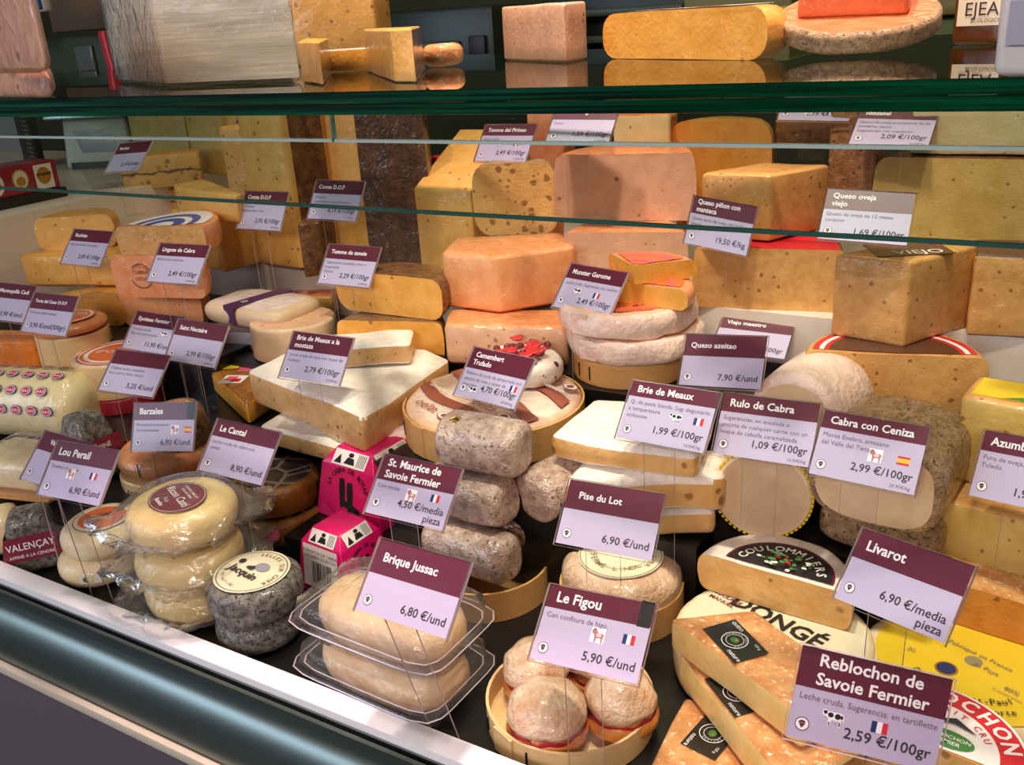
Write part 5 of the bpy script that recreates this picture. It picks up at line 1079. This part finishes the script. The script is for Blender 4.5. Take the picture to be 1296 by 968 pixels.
# ================================================================== ON THE GLASS COUNTER TOP (z 1.448)
ZG = 1.4485
pol('pate_block', 'lower of two pinkish blocks at the left end of the glass counter top', 'cheese', [(-14, 124), (70, 126), (73, 117), (-8, 114)], ZG, .030, [0, 0, 0, 0], 'pate', 'pate', bev=.009)
pol('pate_block', 'upper of two pinkish blocks at the left end of the glass counter top', 'cheese', [(-14, 94), (64, 94), (68, 90), (-8, 86)], ZG+.0305, .070, [0, 0, 0, 0], 'pate', 'salmon_rind', bev=.010)
def paper_stack():
    A, B, C = G(150, 104, ZG), G(213, 110, ZG), G(380, 103, ZG)
    u = Vector((C.x-B.x, C.y-B.y)); v = Vector((A.x-B.x, A.y-B.y)); r = thing('paper_stack', 'tall stack of paper sheets in clear wrap on the glass counter top', 'paper stack', (B.x, B.y, ZG)); n = 44
    bm = bmesh.new()
    def P(s, t, z): 
        w = noise.noise(Vector((s*3, t*3, z*60)))*.004
        d_ = (u*s+v*t); q = Vector((d_.x, d_.y))+Vector((u.y, -u.x)).normalized()*w; return (q.x, q.y, z)
    H = .17; m = 36
    f1 = [[bm.verts.new(P(i/m, 0, .004+H*j/n+.006*sin(i/m*3.4+.5)*(j/n))) for i in range(m+1)] for j in range(n+1)]
    f2 = [[bm.verts.new(P(0, i/8, .004+H*j/n+.003*(j/n))) for i in range(9)] for j in range(n+1)]
    for f, k in ((f1, m), (f2, 8)):
        for j in range(n):
            for i in range(k): bm.faces.new((f[j][i], f[j][i+1], f[j+1][i+1], f[j+1][i]))
    q = [bm.verts.new(P(s, t, .004+H)) for s, t in ((0, 0), (1, 0), (1, 1), (0, 1))]; bm.faces.new(q)
    b1 = [bm.verts.new(P(1, 0, .004)), bm.verts.new(P(1, 1, .004)), bm.verts.new(P(1, 1, .004+H)), bm.verts.new(P(1, 0, .004+H))]; bm.faces.new(b1)
    b2 = [bm.verts.new(P(0, 1, .004)), bm.verts.new(P(1, 1, .004)), bm.verts.new(P(1, 1, .004+H)), bm.verts.new(P(0, 1, .004+H))]; bm.faces.new(b2)
    mesh('sheets', bm, 'stacked_paper', r, smooth=30)
    bm = bmesh.new(); o_ = .004; ctr = (u+v)*.5
    pts = [Vector((0, 0)), u, u+v, v]; pts = [(p+(p-ctr).normalized()*.007) for p in pts]; bm.free()
    bm = prism([(p.x, p.y) for p in pts], H+.012, bev=.006, subdiv=2); jit(bm, .002, 30); mesh('plastic_wrap', bm, 'film', r, smooth=180)
paper_stack()
blk('large_slab', 'large plain yellow slab standing behind the paper stack', 'cheese', (366, 84), (480, 78), ZG, 0, .06, 'yellow_paste', 'gold_rind', kind='box', H=.16)
pol('cheese_point', 'small wedge with dark rind right beside the paper stack', 'cheese', [(384, 104), (410, 108), (420, 92), (392, 88)], ZG, .040, [0, 1, 1, 0], 'gold_paste', 'dark_rind', 'gold_paste', bev=.002)
blk('cheese_point', 'low yellow piece between the two dark-rinded wedges', 'cheese', (412, 91), (466, 90), ZG, 60, .03, 'gold_paste', 'gold_paste', 'lilac_wrap', kind='box', H=.026, bev=.002)
pol('cheese_point', 'wrapped yellow wedge with dark rind, left of the small grey-brown cheese', 'cheese', [(464, 90), (500, 104), (528, 104), (538, 88), (480, 82)], ZG, .047, [0, 0, 1, 1, 1], 'yellow_paste', 'dark_rind', 'yellow_paste', bev=.002, taper=.95)
wheel('grey_round', 'small grey-brown round on the glass counter top', 'cheese', 562, 85, ZG, 46, .026, 'bronze_rind', 'gray_rind', e=.008, amp=.002)
pol('square_block', 'square pale pink block with a shaded right side on the glass counter top', 'cheese', [(638, 76), (716, 79), (744, 74), (664, 71)], ZG, .062, [0, 0, 0, 0], 'pink_paste', 'gray_rind', 'pink_paste', bev=.004)
r_, d = blk('gouda_half', 'golden half wheel with red printed top on the glass counter top', 'cheese', (766, 74), (966, 76), ZG, 20, .085, 'gold_paste', 'gold_rind', H=.047, e=.016, bulge=.003)
D = Disc(['label_red', 'label_white', 'label_pink'], 4, 176, 1, .95); D.ring(0, d['W']*.38, 'label_white').ring(.02, .05, 'label_red'); D.done(r_, .0475, loc=(0, .003), name='top_label')
cm = G(1082, 72, ZG)
def oranges():
    P = G(1082, 72, ZG); v = Vector((P.x, P.y, 0)).normalized(); R = .072; tl = radians(15); c = P+v*R
    r = thing('orange_half', 'low orange round with grey mottled rind at the right of the glass counter top', 'cheese', (c.x, c.y, ZG+R*sin(tl)+.0005)); r.rotation_euler = (Matrix.Rotation(math.atan2(v.y, v.x)-pi/2, 3, 'Z')@Matrix.Rotation(tl, 3, 'X')).to_euler()
    bm = rev(R, R, profile(.019, R, .005)); jit(bm, .001, 25); parts(r, bm, [('rind', {1: 'gray_rind', 3: 'gray_rind'}), ('cut_top', {2: 'mimolette_paste'})])
    r2 = thing('orange_wedge', 'wrapped deep orange piece lying on the low orange round', 'cheese', (c.x-.004, c.y+.004, ZG+R*sin(tl)+.0205)); r2.rotation_euler = r.rotation_euler
    bm = prism([(-.052, -.030), (.046, -.036), (.052, .03), (-.03, .034)], .040, [0, 0, 1, 1], .005, .92, subdiv=2); jit(bm, .002, 30); body(r2, bm, 'mimolette_paste', 'orange_rind', 'mimolette_paste')
oranges()
def bottle():
    P = G(1246, 56, ZG); r = thing('brown_jar', 'amber square jar with a cream lettered label, at the top right', 'jar', (P.x, P.y+.02, ZG), radians(-18))
    bm = prism([(-.026, -.02), (.026, -.02), (.026, .02), (-.026, .02)], .085, bev=.005); mesh('jar_body', bm, 'glass_brown', r)
    bm = bmesh.new(); box(bm, -.021, .023, -.0212, -.0204, .0165, .060, 0); put_text(bm, 'EJEA', .0165, Matrix(((1, 0, 0, .001), (0, 0, -1, -.0216), (0, 1, 0, .0255), (0, 0, 0, 1))), 1, .0, 'CENTER'); put_text(bm, 'ECOLOGICO', .0048, Matrix(((1, 0, 0, .006), (0, 0, -1, -.0216), (0, 1, 0, .0195), (0, 0, 0, 1))), 1, .0, 'CENTER'); mesh('jar_label', bm, ['label_cream', 'dark_ink'], r, smooth=0)
    bm = rev(.018, .018, profile(.02, .018, .002)); mesh('jar_lid', bm, 'black_ink', r, loc=(0, 0, .0852))
    P = G(1318, 98, ZG); r = thing('plastic_tub', 'translucent white tub cut by the right picture edge on the glass counter top', 'tub', (P.x+.012, P.y+.03, ZG), radians(-18))
    bm = prism([(-.032, -.03), (.032, -.03), (.032, .03), (-.032, .03)], .10, bev=.006, taper=1.05); mesh('tub_body', bm, 'tub_white', r)
    bm = bmesh.new(); box(bm, -.024, .028, -.0335, -.0318, .018, .042, 0); box(bm, -.024, .028, -.0335, -.0318, .052, .085, 0); mesh('tub_label', bm, 'label_grey', r, smooth=0)
    bm = prism([(-.036, -.034), (.036, -.034), (.036, .034), (-.036, .034)], .012, bev=.004); mesh('tub_lid', bm, 'tub_white', r, loc=(0, 0, .1005))
bottle()
# ================================================================== BEHIND: till counter on the left, back counter
ZC = 1.186
def red_carton():
    A, B = G(-12, 268, ZC), G(80, 248, ZC); u = Vector((B.x-A.x, B.y-A.y)); W = u.length; n = Vector((-u.y, u.x)).normalized()
    r = thing('red_carton', 'dark red carton with gold medallions on the white end counter', 'carton', ((A.x+B.x)/2, (A.y+B.y)/2, ZC), math.atan2(u.y, u.x))
    bm = bmesh.new(); box(bm, -W/2-.01, W/2+.008, -.008, .09, 0, .02, bev=.002); mesh('black_base', bm, 'black_ink', r)
    bm = bmesh.new(); box(bm, -W/2, W/2, 0, .085, .0202, .082, bev=.002); mesh('carton_body', bm, 'carton_red', r)
    V = lambda x, z, k=1: Matrix(((1, 0, 0, x), (0, 0, -1, -.0006*k), (0, 1, 0, z), (0, 0, 0, 1)))
    bm = bmesh.new(); poly(bm, ell(0, 0, .020, .022), V(-.005*W/.2, .052), 0); poly(bm, ell(0, 0, .017, .019), V(-.005*W/.2, .052, 2), 1); poly(bm, ell(0, -.004, .011, .010), V(-.005*W/.2, .052, 3), 0)
    poly(bm, [(-.022, -.026), (.022, -.026), (.022, .026), (-.022, .026)], V(W*.30, .050), 2); poly(bm, ell(0, .002, .017, .018), V(W*.30, .050, 2), 0); put_text(bm, 'GOURMET', .008, V(W*.30, .052, 3), 3, .02, 'CENTER')
    poly(bm, ell(0, 0, .020, .024), V(-W*.36, .05), 2); poly(bm, ell(0, -.004, .013, .010), V(-W*.36, .05, 2), 4)
    mesh('medallions', bm, ['gold', 'label_cream', 'label_white', 'dark_ink', 'label_pink'], r, smooth=0)
red_carton()
def scale():
    A, B = G(84, 214, ZC), G(172, 210, ZC); u = Vector((B.x-A.x, B.y-A.y)); W = u.length; r = thing('till_scale', 'off-white weighing scale with a grey display behind the red carton', 'scale', ((A.x+B.x)/2, (A.y+B.y)/2, ZC), math.atan2(u.y, u.x))
    bm = prism([(-W/2, 0), (W/2, 0), (W/2, .20), (-W/2, .20)], .13, bev=.010, taper=.9); mesh('scale_body', bm, 'device_white', r)
    bm = bmesh.new(); Mx = Matrix.Translation((-.0, .004, .066))@Matrix.Rotation(pi/2-.08, 4, 'X'); poly(bm, [(-W*.22, -.026), (W*.30, -.026), (W*.22, .032), (-W*.32, .032)], Mx, 0); mesh('display', bm, 'display_grey', r, smooth=0)
    bm = bmesh.new(); box(bm, -W/2+.02, W/2-.02, -.004, .01, .0, .016); mesh('dark_foot', bm, 'black_ink', r)
    bm = bmesh.new(); box(bm, -W*.62, W*.70, -.02, .24, 0, .010, bev=.004); mesh('weighing_plate', bm, 'chrome', r, loc=(0, 0, .131))
scale()
def dispenser():
    P = G(78, 236, ZC); r = thing('clear_dispenser', 'clear curved plastic stand between the red carton and the scale', 'stand', (P.x, P.y+.03, ZC), radians(-20)); bm = bmesh.new(); n = 18; w = .10
    pr = [(.02+.14*(1-(i/n))**2.2, .20*(i/n)) for i in range(n+1)]
    A = [[bm.verts.new((q*1.0, y, z)) for q, z in pr] for y in (0, w)]
    for i in range(n): bm.faces.new((A[0][i], A[0][i+1], A[1][i+1], A[1][i]))
    bmesh.ops.solidify(bm, geom=bm.faces[:], thickness=.004); mesh('curved_sheet', bm, 'tray_plastic', r)
    bm = bmesh.new(); box(bm, -.24, .06, -.01, .11, .2, .206, bev=.002); mesh('top_tray', bm, 'chrome', r)
    P = G(22, 214, ZC); r = thing('wire_rack', 'dark grille with copper slats at the far left under the counter top', 'rack', (P.x, P.y+.05, ZC), radians(-20))
    bm = bmesh.new(); box(bm, -.10, .06, 0, .02, 0, .16, bev=.003); mesh('frame', bm, 'black_ink', r)
    for i in range(12): bm = bmesh.new(); box(bm, -.005, .05, -.003, 0, .014+i*.012, .020+i*.012); mesh('slat', bm, 'brown_board', r)
dispenser()
# back counter with machines
bbox_obj('trim_40', -4.2, 2.2, 2.1, 2.75, 0, 1.05, 'cabinet_green')
def back():
    def dev(name, label, cat, px0, px1, Y, m, d=.2, bev=.01):
        A, B = GY(px0[0], px0[1], Y), GY(px1[0], px1[1], Y); z0 = min(A.z, B.z); z1 = max(A.z, B.z); r = thing(name, label, cat, ((A.x+B.x)/2, Y, z0)); W = B.x-A.x
        bm = bmesh.new(); box(bm, -W/2, W/2, 0, d, 0, z1-z0, bev=bev); return r, W, z1-z0, bm
    r, W, H, bm = dev('oven', 'dark green-grey oven behind the glass counter top', 'oven', (478, 110), (622, 6), 2.15, 'cabinet_green', .4); mesh('oven_body', bm, 'cabinet_green', r)
    bm = bmesh.new(); box(bm, -W/2+.03, W/2-.10, -.012, -.001, .03, H-.08, bev=.006); mesh('oven_door', bm, 'machine_green', r); bm = bmesh.new(); box(bm, W/2-.07, W/2-.02, -.014, -.001, .06, .12, bev=.004); mesh('knob_panel', bm, 'black_ink', r)
    r, W, H, bm = dev('slicer', 'grey-green slicing machine with white arm behind the pinkish blocks', 'slicer', (66, 126), (146, 42), 2.0, 'machine_green', .3, .02); mesh('slicer_body', bm, 'machine_green', r)
    bm = bmesh.new(); box(bm, -W*.02, W*.20, -.012, -.001, H*.45, H*.85, bev=.006); mesh('blue_panel', bm, 'display_grey', r); bm = bmesh.new(); box(bm, -W*.45, -W*.05, -.03, -.001, H*.25, H*.42, bev=.01); mesh('yellow_tray', bm, 'label_yellow', r)
    bm = bmesh.new(); box(bm, -.035, .035, -.02, .02, 0, .34, bev=.014); o = mesh('white_arm', bm, 'device_white', r, loc=(-W*.62, -.06, H*.62)); o.rotation_euler = (0, .18, 0)
    bm = rev(.036, .036, profile(.03, .036, .006)); o = mesh('round_knob', bm, 'device_white', r, loc=(-W*.32, -.085, H*1.12)); o.rotation_euler = (pi/2, 0, -.4)
    bm = bmesh.new(); box(bm, -.012, .012, -.02, .02, -.02, H*1.05, bev=.004); o = mesh('red_guard', bm, 'label_red', r, loc=(W*.58, -.04, 0)); o.rotation_euler = (0, -.12, 0)
    r, W, H, bm = dev('till_screen', 'blue screen at the upper left corner', 'screen', (-40, 24), (44, -40), 1.80, 'screen_blue', .03); mesh('screen_case', bm, 'device_white', r); bm = bmesh.new(); box(bm, -W/2+.006, W/2-.006, -.004, -.0005, .006, H-.006); mesh('blue_face', bm, 'screen_blue', r)
    r, W, H, bm = dev('brown_board', 'dull brown board behind the white slicer arm', 'board', (66, 42), (150, -40), 2.3, 'brown_board', .04); mesh('board', bm, 'brown_board', r)
    r, W, H, bm = dev('green_bin', 'olive green container in the dim background at right', 'container', (1030, 72), (1310, 14), 2.1, 'bin_green', .3, .03); mesh('container_body', bm, 'bin_green', r); bm = bmesh.new(); box(bm, -W/2-.02, W/2+.02, -.02, .32, 0, .03, bev=.008); mesh('rim', bm, 'olive_case', r, loc=(0, 0, H+.001))
    r, W, H, bm = dev('olive_box', 'olive yellow box in the dim background above the golden half wheel', 'box', (864, 34), (1004, -20), 2.2, 'olive_case', .3); mesh('box_body', bm, 'olive_case', r); bm = bmesh.new(); box(bm, -W/2, W/2, -.006, -.001, H*.30, H*.42); mesh('stripe', bm, 'label_yellow', r)
    r, W, H, bm = dev('dark_shelf_unit', 'dark shelving with dim jars behind the square pink block', 'shelving', (690, 100), (880, -20), 2.60, 'cabinet_green', .3); mesh('unit_back', bm, 'cabinet_green', r)
    for k in range(3): bm = bmesh.new(); box(bm, -W/2, W/2, -.10, -.001, H*(.12+.3*k), H*(.12+.3*k)+.02, bev=.004); mesh('shelf_board', bm, 'machine_green', r)
back()
finish()
